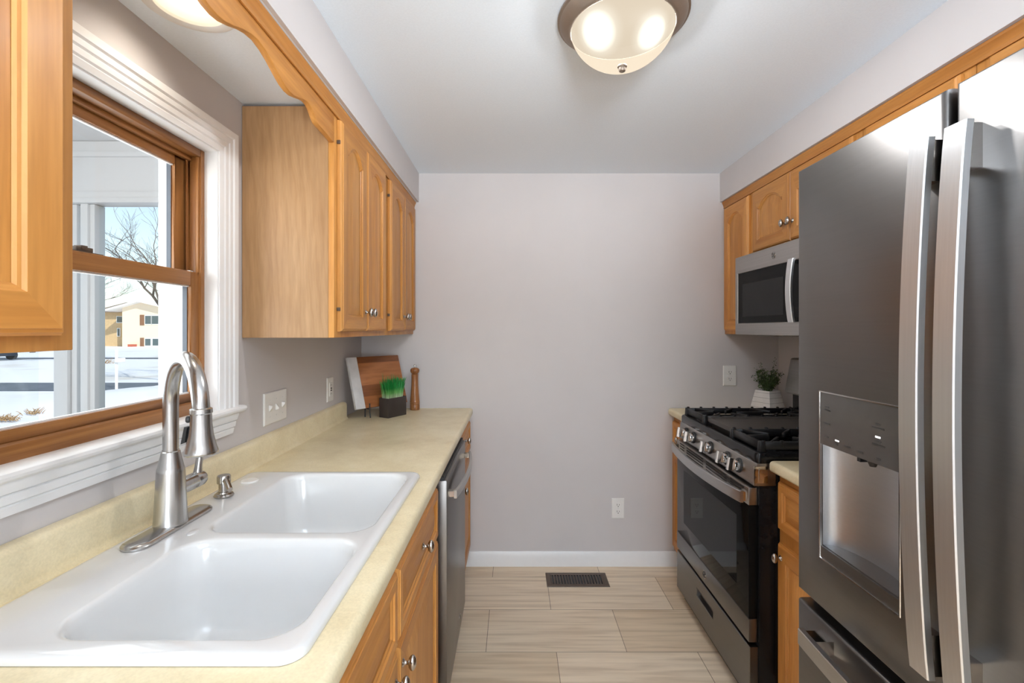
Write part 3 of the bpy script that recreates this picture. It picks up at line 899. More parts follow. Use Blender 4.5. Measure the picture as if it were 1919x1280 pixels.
# ------------------------------------------------------------------ dishwasher
dw = thing('dishwasher', 'slate steel dishwasher under the counter with bowed bar handle', 'dishwasher', (-0.55, 1.905, 0))
DX = -0.232
MB().box(-0.86, -0.276, 1.606, 2.206, 0.02, 0.880).build('tub', 'darkbody', dw, smooth=0)
MB().box(-0.86, -0.33, 1.606, 2.206, 0.0, 0.02).build('foot_rail', 'blackplastic', dw, smooth=0)
MB().box(-0.275, DX, 1.610, 2.202, 0.105, 0.868).build('door', 'slate', dw, bev=.004)
MB().box(-0.275, DX - .010, 1.612, 2.200, 0.8685, 0.880).build('control_strip', 'blackplastic', dw, smooth=0, label='black control strip')
MB().box(-0.34, -0.30, 1.61, 2.20, 0.02, 0.104).build('kick_panel', 'blackplastic', dw, smooth=0)
def bow(parent, fn, a, b, end, mid, half_w, thick, mat, name='handle', n=28, mount=.05, base=0.0):
    """flat bowed bar: fn(t_along, out, across)->xyz. Feet at both ends."""
    m = MB()
    L = []
    for i in range(n + 1):
        t = i / n
        o_ = end + (mid - end) * sin(pi * t) ** .8
        u = a + (b - a) * t
        L.append([fn(u, o_ - thick, -half_w), fn(u, o_ - .002, -half_w), fn(u, o_, -half_w + .002), fn(u, o_, half_w - .002), fn(u, o_ - .002, half_w), fn(u, o_ - thick, half_w)])
    m.loops(L)
    h = m.build(name, mat, parent, smooth=30, label='bowed steel handle')
    for u0, u1 in ((a + .004, a + mount), (b - mount, b - .004)):
        u0, u1 = min(u0, u1), max(u0, u1)
        k = MB()
        hw = half_w - .004
        k.loops([[fn(u0, base, -hw), fn(u1, base, -hw), fn(u1, base, hw), fn(u0, base, hw)], [fn(u0, end - thick + .004, -hw), fn(u1, end - thick + .004, -hw), fn(u1, end - thick + .004, hw), fn(u0, end - thick + .004, hw)]])
        k.build('handle_mount', 'chrome', h, smooth=0)
    return h
bow(dw, lambda u, o_, c_: (DX + o_, u, .810 + c_), 1.640, 2.172, .030, .052, .014, .010, 'handle_h', mount=.028)
emblem(dw, (DX, 1.985, .168), 1, .014)

# ------------------------------------------------------------------ range
rg = thing('gas_range', 'stainless gas range with black oven glass and chrome knobs', 'range', (1.2, 2.0425, 0))
RY0, RY1, RC = 1.662, 2.424, 2.0425
RX = 0.840
MB().box(0.872, 1.53, RY0 + .002, RY1 - .002, 0.02, 0.912).build('body', 'black', rg, bev=.003)
for x in (.92, 1.48):
    for y in (RY0 + .05, RY1 - .05):
        MB().lathe([(.018, 0), (.018, .02)], (x, y, 0), 'Z', 16).build('foot', 'blackplastic', rg)
# cooktop: black enamel tray with raised lip
m = MB()
C = lambda i, z: rrect(.862 + i, 1.47 - i, RY0 + i, RY1 - i, .018, z, 5)
m.loops([C(.004, .908), C(0, .914), C(0, .942), C(.003, .948), C(.009, .951), C(.018, .950), C(.026, .940), C(.05, .936)], True, True)
m.build('cooktop', 'black', rg, smooth=35)
# control panel (sloping) with five knobs
m = MB()
cpf = [(.930, .912), (.863, .912), (.861, .906), (.850, .838), (.853, .832), (.930, .832)]
m.prism(cpf, lambda p, q, h: (p, h, q), RY0, RY1)
cpn = m.build('control_panel', 'steel', rg, bev=.0015)
m = MB(); m.box(.8515, .90, RY0 - .0012, RY0 + .001, .842, .902); m.box(.868, .873, RY0 - .003, RY0, .852, .895); m.build('end_cap', 'chrome', cpn, bev=.0008)
nx, nz = -.987, .16
for dyk in (.285, .190, 0, -.165, -.262):
    yk = RC + dyk
    base = (.8565, yk, .872)
    m = MB(); m.lathe([(0, -.002), (.0275, -.002), (.0275, .006), (.025, .008)], base, (nx, 0, nz), 28)
    kb = m.build('knob', 'blackplastic', rg, smooth=35, label='chrome range knob on black collar')
    m = MB(); m.lathe([(.0, .006), (.0225, .006), (.0215, .022), (.0200, .026), (0, .026)], base, (nx, 0, nz), 28)
    A = Vector((nx, 0, nz)); U = Vector((nz, 0, -nx))
    p0 = Vector(base) + A * .022
    sec = lambda h, wv: [tuple(p0 + A * h + Vector((0, a * wv, 0)) + U * b) for a, b in ((-1, -.0235), (1, -.0235), (1, .0235), (-1, .0235))]
    m.loops([sec(0, .0085), sec(.020, .0070), sec(.024, .0052)])
    m.build('knob_grip', 'chrome', kb, smooth=30)
# oven door
od_t, od_b = .822, .268
P_ = lambda y0, y1, z0, z1, x0=RX, x1=.871: (x0, x1, y0, y1, z0, z1)
m = MB(); m.box(*P_(RY0 + .014, RY1 - .012, .352, .758)); odoor = m.build('oven_door', 'blackgloss', rg, bev=.002, label='black glass oven door')
MB().box(RX - .0003, RX + .001, RY0 + .105, RY1 - .105, .43, .69).build('oven_window', plain('oven_window_glass', (.012, .012, .012, 1), .04, spec=.1), odoor, smooth=0)
MB().box(*P_(RY0 + .012, RY1 - .010, .759, od_t, RX - .001)).build('vent_trim', 'steel', odoor, bev=.002, label='steel strip with vent slots')
MB().box(*P_(RY0 + .012, RY1 - .010, od_b, .351, RX - .001)).build('lower_trim', 'slate', odoor, bev=.002, label='steel strip with badge')
m = MB()
for g, (ga, gb) in enumerate(((-.335, -.225), (-.195, .005), (.035, .235), (.265, .325))):
    for k in range(4 if g < 3 else 3):
        z = .813 - .0125 * k
        m.box(RX - .0016, RX + .002, RC + ga, RC + gb, z - .0028, z + .0028)
m.build('vent_slots', 'slot', odoor, smooth=0, label='black vent slots')
bow(odoor, lambda u, o_, c_: (RX - o_, u, .787 + c_), RY0 + .020, RY1 - .006, .028, .062, .021, .012, 'handle_h', mount=.035)
emblem(odoor, (RX - .001, RC + .02, .308), -1, .019)
m = MB()
dr = lambda i, x: [(x, a, b) for a, b in ((RY0 + .010 + i, .062 + i), (RY1 - .008 - i, .062 + i), (RY1 - .008 - i, .252 - i), (RY0 + .010 + i, .252 - i))]
po = lambda i, x: [(x, a, b) for a, b in ((RC - .065 + i, .160 + i), (RC + .115 - i, .160 + i), (RC + .115 - i, .200 - i), (RC - .065 + i, .200 - i))]
m.loops([dr(0, .871), dr(0, RX + .003), dr(.003, RX), po(0, RX), po(.002, RX + .002), po(.004, RX + .020)], True, True)
m.build('storage_drawer', 'slate', rg, smooth=25, label='steel bottom drawer with recessed pull')
MB().box(.875, 1.5, RY0 + .02, RY1 - .02, .005, .060).build('kick_plate', 'blackplastic', rg, smooth=0)
# backguard
m = MB(); m.prism([(1.400, 1.072), (1.430, 1.236), (1.442, 1.243), (1.535, 1.243), (1.535, 1.06), (1.41, 1.06)], lambda p, q, h: (p, h, q), RY0, RY1 - .002)
m.build('backguard', 'steel', rg, bev=.003, label='steel backguard')
MB().box(1.440, 1.535, RY0 + .004, RY1 - .006, .91, 1.061).build('backguard_support', 'black', rg, smooth=0, label='black lower backguard')
# burners
for (bx_, by_, br_) in ((1.02, 1.79, .045), (1.30, 1.79, .035), (1.02, 2.295, .045), (1.30, 2.295, .035), (1.16, 2.0425, .04)):
    m = MB(); m.lathe([(0, 0), (br_ + .012, 0), (br_ + .012, .006), (br_, .008), (br_, .016), (br_ - .004, .019), (0, .020)], (bx_, by_, .936), 'Z', 28)
    m.build('burner', 'black', rg, smooth=35)
# cast iron grates
def grate(y0, y1, fingers=True):
    m = MB()
    x0, x1, z = .890, 1.425, .975
    t = .0065
    bar = lambda a, b, h=.010: m.tube([a, b], .01, sq=(t, h))
    def rail_(xa, ya, xb, yb):
        m.loops([[(xa + ox, ya + oy, .956), (xb + ox, yb + oy, .956), (xb + ox, yb + oy, .985), (xa + ox, ya + oy, .985)] for ox, oy in (((-t, 0), (t, 0)) if xa == xb else ((0, -t), (0, t)))])
    rail_(x0, y0, x0, y1); rail_(x1, y0, x1, y1); rail_(x0, y0, x1, y0); rail_(x0, y1, x1, y1)
    ym = (y0 + y1) / 2
    rail_(x0, ym, x0 + .085, ym); rail_(x0 + .20, ym, x0 + .33, ym); rail_(x1 - .085, ym, x1, ym)
    for cx in (1.02, 1.30):
        for sx in (-1, 1):
            for sy in (-1, 1):
                a = Vector((cx + sx * .095, (y1 if sy > 0 else y0), .977)); b = Vector((cx + sx * .028, ym + sy * .030, .977))
                m.tube([a, b], .01, sq=(.005, .009))
    for i in range(9):
        x = x0 + .005 + (x1 - x0 - .01) * i / 8
        for yy, sgn in ((y1, 1), (y0, -1)):
            m.loops([[(x - t, yy - sgn * .004, .966), (x + t, yy - sgn * .004, .966), (x + t, yy - sgn * .004, .985), (x - t, yy - sgn * .004, .985)],
                     [(x - t, yy + sgn * .007, .966), (x + t, yy + sgn * .007, .966), (x + t, yy + sgn * .007, .992), (x - t, yy + sgn * .007, .992)]])
    for xx in (x0, x1):
        for yy in (y0, y1):
            m.loops([[(xx - .012, yy - .012, .9365), (xx + .012, yy - .012, .9365), (xx + .012, yy + .012, .9365), (xx - .012, yy + .012, .9365)],
                     [(xx - .009, yy - .009, .987), (xx + .009, yy - .009, .987), (xx + .009, yy + .009, .987), (xx - .009, yy + .009, .987)]])
    return m.build('grate', 'iron', rg, bev=.0015, seg=1, smooth=50)
grate(2.185, 2.402); grate(1.684, 1.900)
m = MB()
G = lambda i, z: rrect(.892 + i, 1.425 - i, 1.912 + i, 2.173 - i, .02, z, 5)
m.loops([G(.02, .9365), G(.012, .955), G(0, .966), G(0, .984), G(.008, .984), G(.014, .978), G(.03, .977)], True, True)
m.build('griddle', 'griddle', rg, smooth=35, label='flat iron griddle between the grates')

# ------------------------------------------------------------------ microwave
mw = thing('microwave', 'stainless microwave with black window mounted over the range', 'microwave', (1.3, 2.04, 1.36))
MX = 1.142
MB().box(MX + .028, 1.548, 1.664, 2.418, 1.362, 1.757).build('case', 'darkbody', mw, bev=.002)
m = MB()
fo = lambda i, x: [(x, a, b) for a, b in ((1.664 + i, 1.362 + i), (2.418 - i, 1.362 + i), (2.418 - i, 1.757 - i), (1.664 + i, 1.757 - i))]
wi = lambda i, x: [(x, a, b) for a, b in ((1.690 - i, 1.420 - i), (2.390 + i, 1.420 - i), (2.390 + i, 1.672 + i), (1.690 - i, 1.672 + i))]
m.loops([fo(0, MX + .027), fo(0, MX + .003), fo(.003, MX), wi(.002, MX), wi(0, MX + .002), wi(0, MX + .012)], True, False)
md = m.build('door', 'steel', mw, smooth=25)
MB().box(MX + .003, MX + .012, 1.691, 2.389, 1.421, 1.671).build('door_glass', 'blackgloss', md, smooth=0, label='black glass front')
MB().box(MX + .0022, MX + .004, 1.99, 2.345, 1.452, 1.615).build('viewing_window', plain('microwave_mesh', (.02, .02, .02, 1), .12, spec=.1), md, smooth=0)
bow(md, lambda u, o_, c_: (MX - o_, 1.895 + c_, u), 1.418, 1.676, .024, .036, .018, .010, 'handle', mount=.02, base=.003)
emblem(md, (MX, 2.06, 1.715), -1, .016)
m = MB()
for y in (1.72, 1.95, 2.18):
    m.box(1.22, 1.50, y, y + .17, 1.3585, 1.3625)
m.build('bottom_vent', 'slot', mw, smooth=0)

# ------------------------------------------------------------------ refrigerator
fr = thing('refrigerator', 'slate French-door refrigerator with ice and water dispenser', 'refrigerator', (1.15, 0.79, 0))
RFX, FY0_, FY1_, FZT = 0.735, 0.365, 1.215, 1.800
YCG = 0.7885
MB().box(0.800, 1.535, FY0_ + .005, FY1_ - .005, 0.025, 1.775).build('case', 'darkbody', fr, smooth=0)
MB().box(0.86, 1.5, FY0_ + .03, FY1_ - .03, 0.0, 0.025).build('foot_rail', 'blackplastic', fr, smooth=0)
def slab(y0, y1, z0, z1, hole=None):
    """door slab, softly rounded at its long edges"""
    m = MB()
    rc = lambda i, x: [(x, a, b) for a, b in ((y0 + i, z0 + i * .6), (y1 - i, z0 + i * .6), (y1 - i, z1 - i * .6), (y0 + i, z1 - i * .6))]
    L = [rc(.002, .797), rc(0, .790), rc(0, RFX + .012), rc(.0012, RFX + .006), rc(.004, RFX + .002), rc(.009, RFX)]
    if hole:
        a, b, c, d = hole
        L += [[(RFX, p, q) for p, q in ((a, c), (b, c), (b, d), (a, d))], [(RFX + .05, p, q) for p, q in ((a, c), (b, c), (b, d), (a, d))]]
        m.loops(L, True, False)
    else:
        m.loops(L)
    return m
dy0, dy1, dz0, dz1 = 0.892, 1.124, 0.843, 1.240
dl = slab(YCG + .008, FY1_, 0.722, FZT, (dy0, dy1, dz0, dz1)).build('door', 'slate', fr, smooth=40)
dr_ = slab(FY0_, YCG - .008, 0.722, FZT).build('door', 'slate', fr, smooth=40)
fd = slab(FY0_, FY1_, 0.05, 0.694).build('freezer_drawer', 'slate', fr, smooth=40)
MB().box(.77, .7985, FY0_ + .02, FY1_ - .01, .6945, .7215).build('gasket', 'blackplastic', fr, smooth=0, label='black gap seal')
MB().box(.775, .7985, YCG - .0075, YCG + .0075, .73, 1.79).build('mullion_seal', 'blackplastic', fr, smooth=0, label='black seal between the doors')
hb = lambda yc: (lambda u, o_, c_: (RFX - o_, yc + c_, u))
bow(dl, hb(0.8165), .790, 1.719, .030, .050, .0195, .013, 'handle', mount=.075)
bow(dr_, hb(0.749), .790, 1.719, .030, .050, .0195, .013, 'handle', mount=.075)
bow(fd, lambda u, o_, c_: (RFX - o_, u, .655 + c_), FY0_ + .09, 1.120, .056, .064, .0195, .013, 'handle_h', mount=.045)
# dispenser
m = MB(); ho = lambda i, x: [(x, p, q) for p, q in ((dy0 + i, dz0 + i), (dy1 - i, dz0 + i), (dy1 - i, dz1 - i), (dy0 + i, dz1 - i))]
m.loops([ho(-.003, RFX - .0002), ho(-.002, RFX - .0015), ho(.0005, RFX - .0015), ho(.002, RFX + .004)], False, False)
dsp = m.build('dispenser_frame', 'chrome', dl, smooth=0)
pn = MB().box(RFX - .0004, RFX + .01, dy0 + .001, dy1 - .001, 1.116, dz1 - .001).build('dispenser_panel', plain('slate_glass_panel', (.075, .072, .069, 1), .22, coat=.3), dl, smooth=0)
m = MB()
X_ = RFX - .0009
for y, z, wd in ((1.098, 1.207, .013), (1.097, 1.200, .020), (1.099, 1.168, .022), (1.097, 1.138, .010), (1.066, 1.128, .010), (1.030, 1.131, .018), (.992, 1.129, .016), (.944, 1.128, .013), (.945, 1.198, .014), (.945, 1.190, .034), (.943, 1.163, .014), (.943, 1.156, .034)):
    m.box(X_, X_ + .001, y - wd / 2, y + wd / 2, z - .0016, z + .0016)
m.build('panel_marks', plain('panel_print', (.035, .034, .033, 1), .5), pn, smooth=0) if False else m.build('panel_marks', plain('panel_print', (.035, .034, .033, 1), .5), dl, smooth=0)
m = MB(); m.box(X_ - .0002, X_ + .001, 1.058, 1.070, 1.1345, 1.1375); m.box(X_ - .0002, X_ + .001, .938, .951, 1.170, 1.1735)
m.build('indicator_light', plain('indicator_glow', (1, 1, 1, 1), .4, emit=((1, 1, 1, 1), 1.2)), dl, smooth=0)
m = MB()
nseg = 20
L = []
yc_, ry = (dy0 + dy1) / 2, (dy1 - dy0) / 2 - .001
arc = [(yc_ + ry * cos(pi * i / nseg), RFX + .006 + .052 * sin(pi * i / nseg) ** .8) for i in range(nseg + 1)]
m.loops([[(x, y, dz0 + .028) for y, x in arc], [(x, y, 1.117) for y, x in arc]], False, False, closed=False)
m.add([(x, y, 1.1165) for y, x in arc], [list(range(nseg + 1))])
m.build('dispenser_recess', brushed('recess_steel', (.52, .54, .57), .42, 'Y', amount=.02), dl, smooth=60, keep=True)
m = MB()
m.loops([[(x, y, dz0 + .012) for y, x in arc], [(x, y, dz0 + .030) for y, x in arc]], True, True)
m.box(RFX + .001, RFX + .012, dy0 + .001, dy1 - .001, dz0 + .001, dz0 + .028)
m.build('drip_tray', 'slate', dl, smooth=40)
m = MB(); m.lathe([(.010, 0), (.010, -.012), (.006, -.022), (0, -.022)], (RFX + .035, yc_ - .004, 1.117), 'Z', 16); m.box(RFX + .02, RFX + .05, yc_ + .012, yc_ + .022, 1.100, 1.117)
m.build('dispenser_spout', 'blackplastic', dl, smooth=35)

# ------------------------------------------------------------------ lamps
cl = thing('ceiling_light', 'flush ceiling light with bronze ring and glowing frosted glass bowl', 'ceiling light', (LX, LY, ZC))
m = MB(); m.lathe([(.150, 0), (.186, 0), (.189, -.004), (.189, -.010), (.183, -.013), (.181, -.017), (.172, -.026), (.160, -.036), (.154, -.040), (.150, -.040), (.1495, -.0385)], (LX, LY, ZC - .001), 'Z', 72, caps=False)
m.build('ring', 'bronze', cl, smooth=35)
MB().lathe([(.1494, -.0395), (.1485, -.003), (0, -.002)], (LX, LY, ZC), 'Z', 48, caps=False).build('back_plate', plain('light_absorbing_black', (.0015, .0015, .0015, 1), 1.0, spec=0.0), cl, smooth=0)  # blackened to swallow bulb light that would show through the bowl
bp = [(.1495 * sqrt(max(0, 1 - (k / 16) ** 1.6)) if k < 16 else .010, -.038 - .110 * (k / 16)) for k in range(17)]
bp = [(r if r > .010 else .010, h) for r, h in bp]
m = MB(); m.lathe(bp, (LX, LY, ZC), 'Z', 64, caps=False); m.build('bowl', 'bowl', cl, smooth=70, label='frosted glass bowl')
m = MB(); m.lathe([(.0, .004), (.0135, .003), (.014, 0), (.012, -.003), (.0105, -.004), (.011, -.008), (.009, -.013), (.004, -.016), (0, -.0165)], (LX, LY, ZC - .148), 'Z', 28); m.build('finial', 'bronze', cl, smooth=35, label='bronze finial')
for dx_, pw in ((-.075, 26), (.075, 26)):
    lamp('bulb_light', 'POINT', (LX + dx_, LY, ZC - .046), pw, (0.95, 0.975, 1.0), shadow_soft_size=.03, specular_factor=.4)

rl = thing('recessed_light', 'round recessed can light in the soffit above the sink', 'recessed light', (CANX, CANY, SOF_Z))
m = MB(); m.lathe([(.075, .001), (.096, -.0008), (.0965, -.003), (.093, -.005), (.078, -.006), (.072, -.003), (.070, .004)], (CANX, CANY, SOF_Z), 'Z', 56, caps=False); m.build('trim_ring', 'plastic', rl, smooth=35)
m = MB(); m.lathe([(.071, .002), (.066, .050), (.060, .100), (.050, .115), (0, .116)], (CANX, CANY, SOF_Z), 'Z', 48, caps=False); m.build('reflector', 'canwhite', rl, smooth=35)
m = MB(); m.lathe([(.0, .030), (.030, .032), (.042, .040), (.046, .050), (.040, .070), (.022, .095), (.016, .112)], (CANX, CANY, SOF_Z), 'Z', 40, caps=False); m.build('bulb', 'bulb', rl, smooth=60, label='glowing white bulb')
sl = lamp('can_light', 'SPOT', (CANX, CANY, SOF_Z + .02), 3.2, (1.0, 0.92, 0.80), shadow_soft_size=.045, spot_size=radians(140), spot_blend=.6)

# ------------------------------------------------------------------ switches, outlets, floor vent
def plate(name, label, cat, group, c, ax, wdt, hgt, gang, kind):
    """c centre on the wall; ax 'X' = on the left wall facing +X, 'Y' = on the back wall facing -Y"""
    if ax == 'X': P = lambda u, v, w_: (c[0] + w_, c[1] + u, c[2] + v)
    else: P = lambda u, v, w_: (c[0] + u, c[1] - w_, c[2] + v)
    r = thing(name, label, cat, c, group)
    q = lambda i, w_, a=wdt / 2, b=hgt / 2: [P(x, y, w_) for x, y in ((-a + i, -b + i), (a - i, -b + i), (a - i, b - i), (-a + i, b - i))]
    m = MB(); m.loops([q(0, .0005), q(0, .003), q(.0025, .0055), q(.005, .006)]); m.build('plate', 'plastic', r, smooth=0)
    if kind == 'switch':
        for k in range(gang):
            u = (k - (gang - 1) / 2) * .0465
            up = 1 if k != 1 else -1
            m = MB()
            m.loops([[P(u + x, y, .0055) for x, y in ((-.005, -.012), (.005, -.012), (.005, .012), (-.005, .012))],
                     [P(u + x, y + up * .006, .017) for x, y in ((-.0038, -.004), (.0038, -.004), (.0038, .004), (-.0038, .004))]])
            m.build('toggle', 'plastic', r, bev=.0008)
            for v in (-.030, .030):
                m = MB(); m.lathe([(0, .0055), (.0028, .0055), (.0026, .0068), (0, .0072)], (0, 0, 0), (1, 0, 0) if ax == 'X' else (0, -1, 0), 12)
                m.v = [tuple(Vector(p_) + Vector(P(u, v, 0))) for p_ in m.v]
                m.build('screw', 'marble', r, smooth=35)
    elif kind == 'rocker':
        m = MB(); m.loops([[P(x, y, .0058) for x, y in ((-.0165, -.033), (.0165, -.033), (.0165, .033), (-.0165, .033))], [P(x, y, .0085) for x, y in ((-.0155, -.032), (.0155, -.032), (.0155, .032), (-.0155, .032))]]); m.build('receptacle', 'plastic', r, smooth=0)
        m = MB()
        for s_ in (-1, 1):
            for x, h2 in ((-.0065, .0045), (.0065, .0035)):
                a0 = [P(x + a, s_ * .021 + b, .0083) for a, b in ((-.0012, -h2), (.0012, -h2), (.0012, h2), (-.0012, h2))]
                m.loops([a0, [P(x + a, s_ * .021 + b, .0088) for a, b in ((-.0012, -h2), (.0012, -h2), (.0012, h2), (-.0012, h2))]])
        for v in (-.005, .005):
            m.loops([[P(a, v + b, .0083) for a, b in ((-.007, -.003), (.007, -.003), (.007, .003), (-.007, .003))], [P(a, v + b, .0095) for a, b in ((-.007, -.003), (.007, -.003), (.007, .003), (-.007, .003))]])
        m.build('slots', 'slot', r, smooth=0)
    else:
        for s_ in (-1, 1):
            m = MB()
            oval = [(.0170 * cos(a), max(-.0135, min(.0135, .0170 * sin(a)))) for a in [2 * pi * k / 28 for k in range(28)]]
            m.loops([[P(x, y + s_ * .0195, .0055) for x, y in oval], [P(x * .97, y * .97 + s_ * .0195, .0080) for x, y in oval]])
            rc = m.build('receptacle', 'plastic', r, smooth=30)
            m = MB()
            for x, h2 in ((-.0064, .0050), (.0064, .0040)):
                pl = ((-.0011, -h2), (.0011, -h2), (.0011, h2), (-.0011, h2))
                m.loops([[P(x + a, s_ * .0195 + .003 + b, .0078) for a, b in pl], [P(x + a, s_ * .0195 + .003 + b, .0083) for a, b in pl]])
            pl = [(.0026 * cos(a), .0026 * sin(a)) for a in [2 * pi * k / 12 for k in range(12)]]
            m.loops([[P(a, s_ * .0195 - .0075 + b, .0078) for a, b in pl], [P(a, s_ * .0195 - .0075 + b, .0083) for a, b in pl]])
            m.build('slots', 'slot', rc, smooth=0)
        m = MB(); pl = [(.0026 * cos(a), .0026 * sin(a)) for a in [2 * pi * k / 12 for k in range(12)]]
        m.loops([[P(a, b, .0055) for a, b in pl], [P(a, b, .0070) for a, b in pl]]); m.build('screw', 'marble', r, smooth=35)
    return r
plate('switch_plate', 'white three-toggle switch plate on the wall beside the window', 'light switch', None, (XL, 1.755, 1.100), 'X', .165, .117, 3, 'switch')
plate('wall_outlet', 'white rectangular wall outlet above the backsplash near the cutting board', 'outlet', 'wall outlets', (XL, 2.275, 1.098), 'X', .074, .117, 1, 'rocker')
plate('wall_outlet', 'white duplex outlet on the back wall above the range-side counter', 'outlet', 'wall outlets', (1.2655, YB, 1.117), 'Y', .078, .119, 1, 'duplex')
plate('wall_outlet', 'white duplex outlet low on the back wall above the baseboard', 'outlet', 'wall outlets', (0.609, YB, 0.338), 'Y', .074, .117, 1, 'duplex')

fv = thing('floor_vent', 'brown metal floor vent in the tile floor near the back wall', 'floor vent', (.346, 2.59, 0))
vx0, vx1, vy0, vy1 = .176, .517, 2.518, 2.664
m = MB()
V = lambda i, z: [(vx0 + i, vy0 + i, z), (vx1 - i, vy0 + i, z), (vx1 - i, vy1 - i, z), (vx0 + i, vy1 - i, z)]
m.loops([V(0, .0005), V(.002, .0035), V(.008, .005), V(.024, .005), V(.026, .002)], False, False)
m.build('frame', 'brownmetal', fv, smooth=0)
MB().box(vx0 + .02, vx1 - .02, vy0 + .02, vy1 - .02, .0004, .0009).build('opening', 'black', fv, smooth=0, label='dark opening')
nsl = 19
for i in range(nsl):
    x = vx0 + .030 + (vx1 - vx0 - .06) * i / (nsl - 1)
    m = MB(); m.box(x - .0028, x + .0028, vy0 + .025, vy1 - .025, .0012, .0045); m.build('slat', 'brownmetal', fv, smooth=0)

# ------------------------------------------------------------------ things on the counters
BL = Vector((-0.806, 2.385, .980)); eu = Vector((.632, .775, 0)); nrm = Vector((.775, -.632, 0))
lean = Vector((-.0675, .055, .262)); ev = lean.normalized(); H_ = lean.length
en = eu.cross(ev).normalized()
if en.dot(nrm) < 0: en = -en
BLN = .322
cb = thing('cutting_board', 'walnut-toned cutting board with white marble end leaning in the corner', 'cutting board', tuple(BL))
def board_part(u0, u1, th, name, mat, lab=None):
    m = MB(); pt = lambda u, v, w_: tuple(BL + eu * u + ev * v - en * w_)
    m.loops([[pt(u0, 0, 0), pt(u1, 0, 0), pt(u1, H_, 0), pt(u0, H_, 0)], [pt(u0, 0, th), pt(u1, 0, th), pt(u1, H_, th), pt(u0, H_, th)]])
    return m.build(name, mat, cb, bev=.0015, label=lab)
board_part(.0555, BLN, .018, 'board', 'acacia', 'striped brown wood board')
board_part(0, .055, .018, 'marble_end', 'marble', 'white marble end')
es_ = thing('display_easel', 'small black metal easel holding up the cutting board', 'easel', (-.74, 2.50, CZ))
for u in (.070, .290):
    f0 = BL + eu * u
    m = MB()
    fb = f0 + nrm * .012; 
    m.tube([tuple(Vector((fb.x, fb.y, CZ + .003)) + nrm * .006), (fb.x, fb.y, .96), (fb.x, fb.y, 1.004)], .0032, 8)
    bk = f0 - nrm * .030
    m.tube([(fb.x, fb.y, .9745), (bk.x, bk.y, .9745)], .0030, 8)
    q0 = f0 - nrm * .030
    m.tube([(q0.x, q0.y, .9745), tuple(Vector((q0.x, q0.y, 0)) - nrm * .055 + Vector((0, 0, 1.16)))], .0030, 8)
    m.tube([(q0.x, q0.y, .9745), (q0.x, q0.y, CZ + .003)], .0032, 8)
    m.build('hook_leg', 'blackplastic', es_, smooth=60)
a = BL + eu * .070 - nrm * .030; b = BL + eu * .290 - nrm * .030
m = MB(); m.tube([(a.x, a.y, .9745), (b.x, b.y, .9745)], .0030, 8); m.build('crossbar', 'blackplastic', es_, smooth=60)

# pot of grass
pF, uR = Vector((-.656, 2.428, 0)), Vector((.52, .854, 0)); uL = Vector((-.854, .52, 0))
pl_, pw_, ph_ = .132, .066, .102
pg = thing('potted_grass', 'rectangular dark planter of bright green grass in front of the cutting board', 'potted plant', tuple(pF + uR * pl_ / 2 + uL * pw_ / 2 + Vector((0, 0, CZ))))
def bx4(i, z):
    return [tuple(pF + uR * a + uL * b + Vector((0, 0, z))) for a, b in ((i, i), (pl_ - i, i), (pl_ - i, pw_ - i), (i, pw_ - i))]
m = MB(); m.loops([bx4(.001, CZ + .0005), bx4(0, CZ + .002), bx4(0, CZ + ph_), bx4(.003, CZ + ph_), bx4(.003, CZ + ph_ - .010)], True, True); m.build('planter', 'planter', pg, bev=.0006, smooth=30)
m = MB(); m.loops([bx4(.003, CZ + ph_ - .012), bx4(.003, CZ + ph_ - .006)]); m.build('soil', 'soil', pg, smooth=0)
m = MB()
rnd = random.Random(3)
for k in range(330):
    a, b = rnd.uniform(.010, pl_ - .010), rnd.uniform(.008, pw_ - .008)
    p0 = pF + uR * a + uL * b + Vector((0, 0, CZ + ph_ - .007))
    h = rnd.uniform(.085, .118) if rnd.random() > .06 else rnd.uniform(.125, .150)
    out = (uR * (a - pl_ / 2) + uL * (b - pw_ / 2) * 1.3) * rnd.uniform(.15, .40) + Vector((rnd.gauss(0, .006), rnd.gauss(0, .006), 0))
    wd = rnd.uniform(.0016, .0028)
    ang = rnd.uniform(0, pi); sd_ = Vector((cos(ang), sin(ang), 0)) * wd
    L = []
    for t, ws in ((0, .7), (.35, 1), (.7, .85), (.92, .45), (1, .08)):
        c_ = p0 + out * t ** 2 * 1.0 + Vector((0, 0, h * t * (1 - .06 * t)))
        L.append([tuple(c_ - sd_ * ws), tuple(c_ + sd_ * ws)])
    m.loops(L, False, False, closed=False)
g = m.build('grass_blades', 'grass', pg, smooth=70, keep=True); g['kind'] = 'stuff'

# pepper mill
pmx, pmy = -.574, 2.695
pm_ = thing('pepper_mill', 'tall turned wooden pepper mill beside the potted grass', 'pepper mill', (pmx, pmy, CZ))
m = MB(); m.lathe([(0, .0005), (.0265, .0005), (.0275, .003), (.0275, .030), (.0262, .032), (.0275, .034), (.0275, .040), (.0262, .042), (.0275, .044), (.0275, .050), (.0262, .052), (.0262, .058), (.0225, .10), (.0200, .14), (.0190, .17), (.0192, .196), (.0200, .203), (.017, .206)], (pmx, pmy, CZ), 'Z', 36)
m.build('body', 'mill', pm_, smooth=35)
m = MB(); m.lathe([(.014, .206), (.0185, .209), (.0245, .218), (.0265, .226), (.0245, .234), (.019, .240), (.010, .243), (0, .2435)], (pmx, pmy, CZ), 'Z', 36); m.build('head', 'mill', pm_, smooth=60)
m = MB(); m.lathe([(.004, .243), (.004, .250), (.0065, .252), (.0065, .258), (.004, .261), (0, .2615)], (pmx, pmy, CZ), 'Z', 20); m.build('finial', 'chrome', pm_, smooth=35, label='steel top nut')

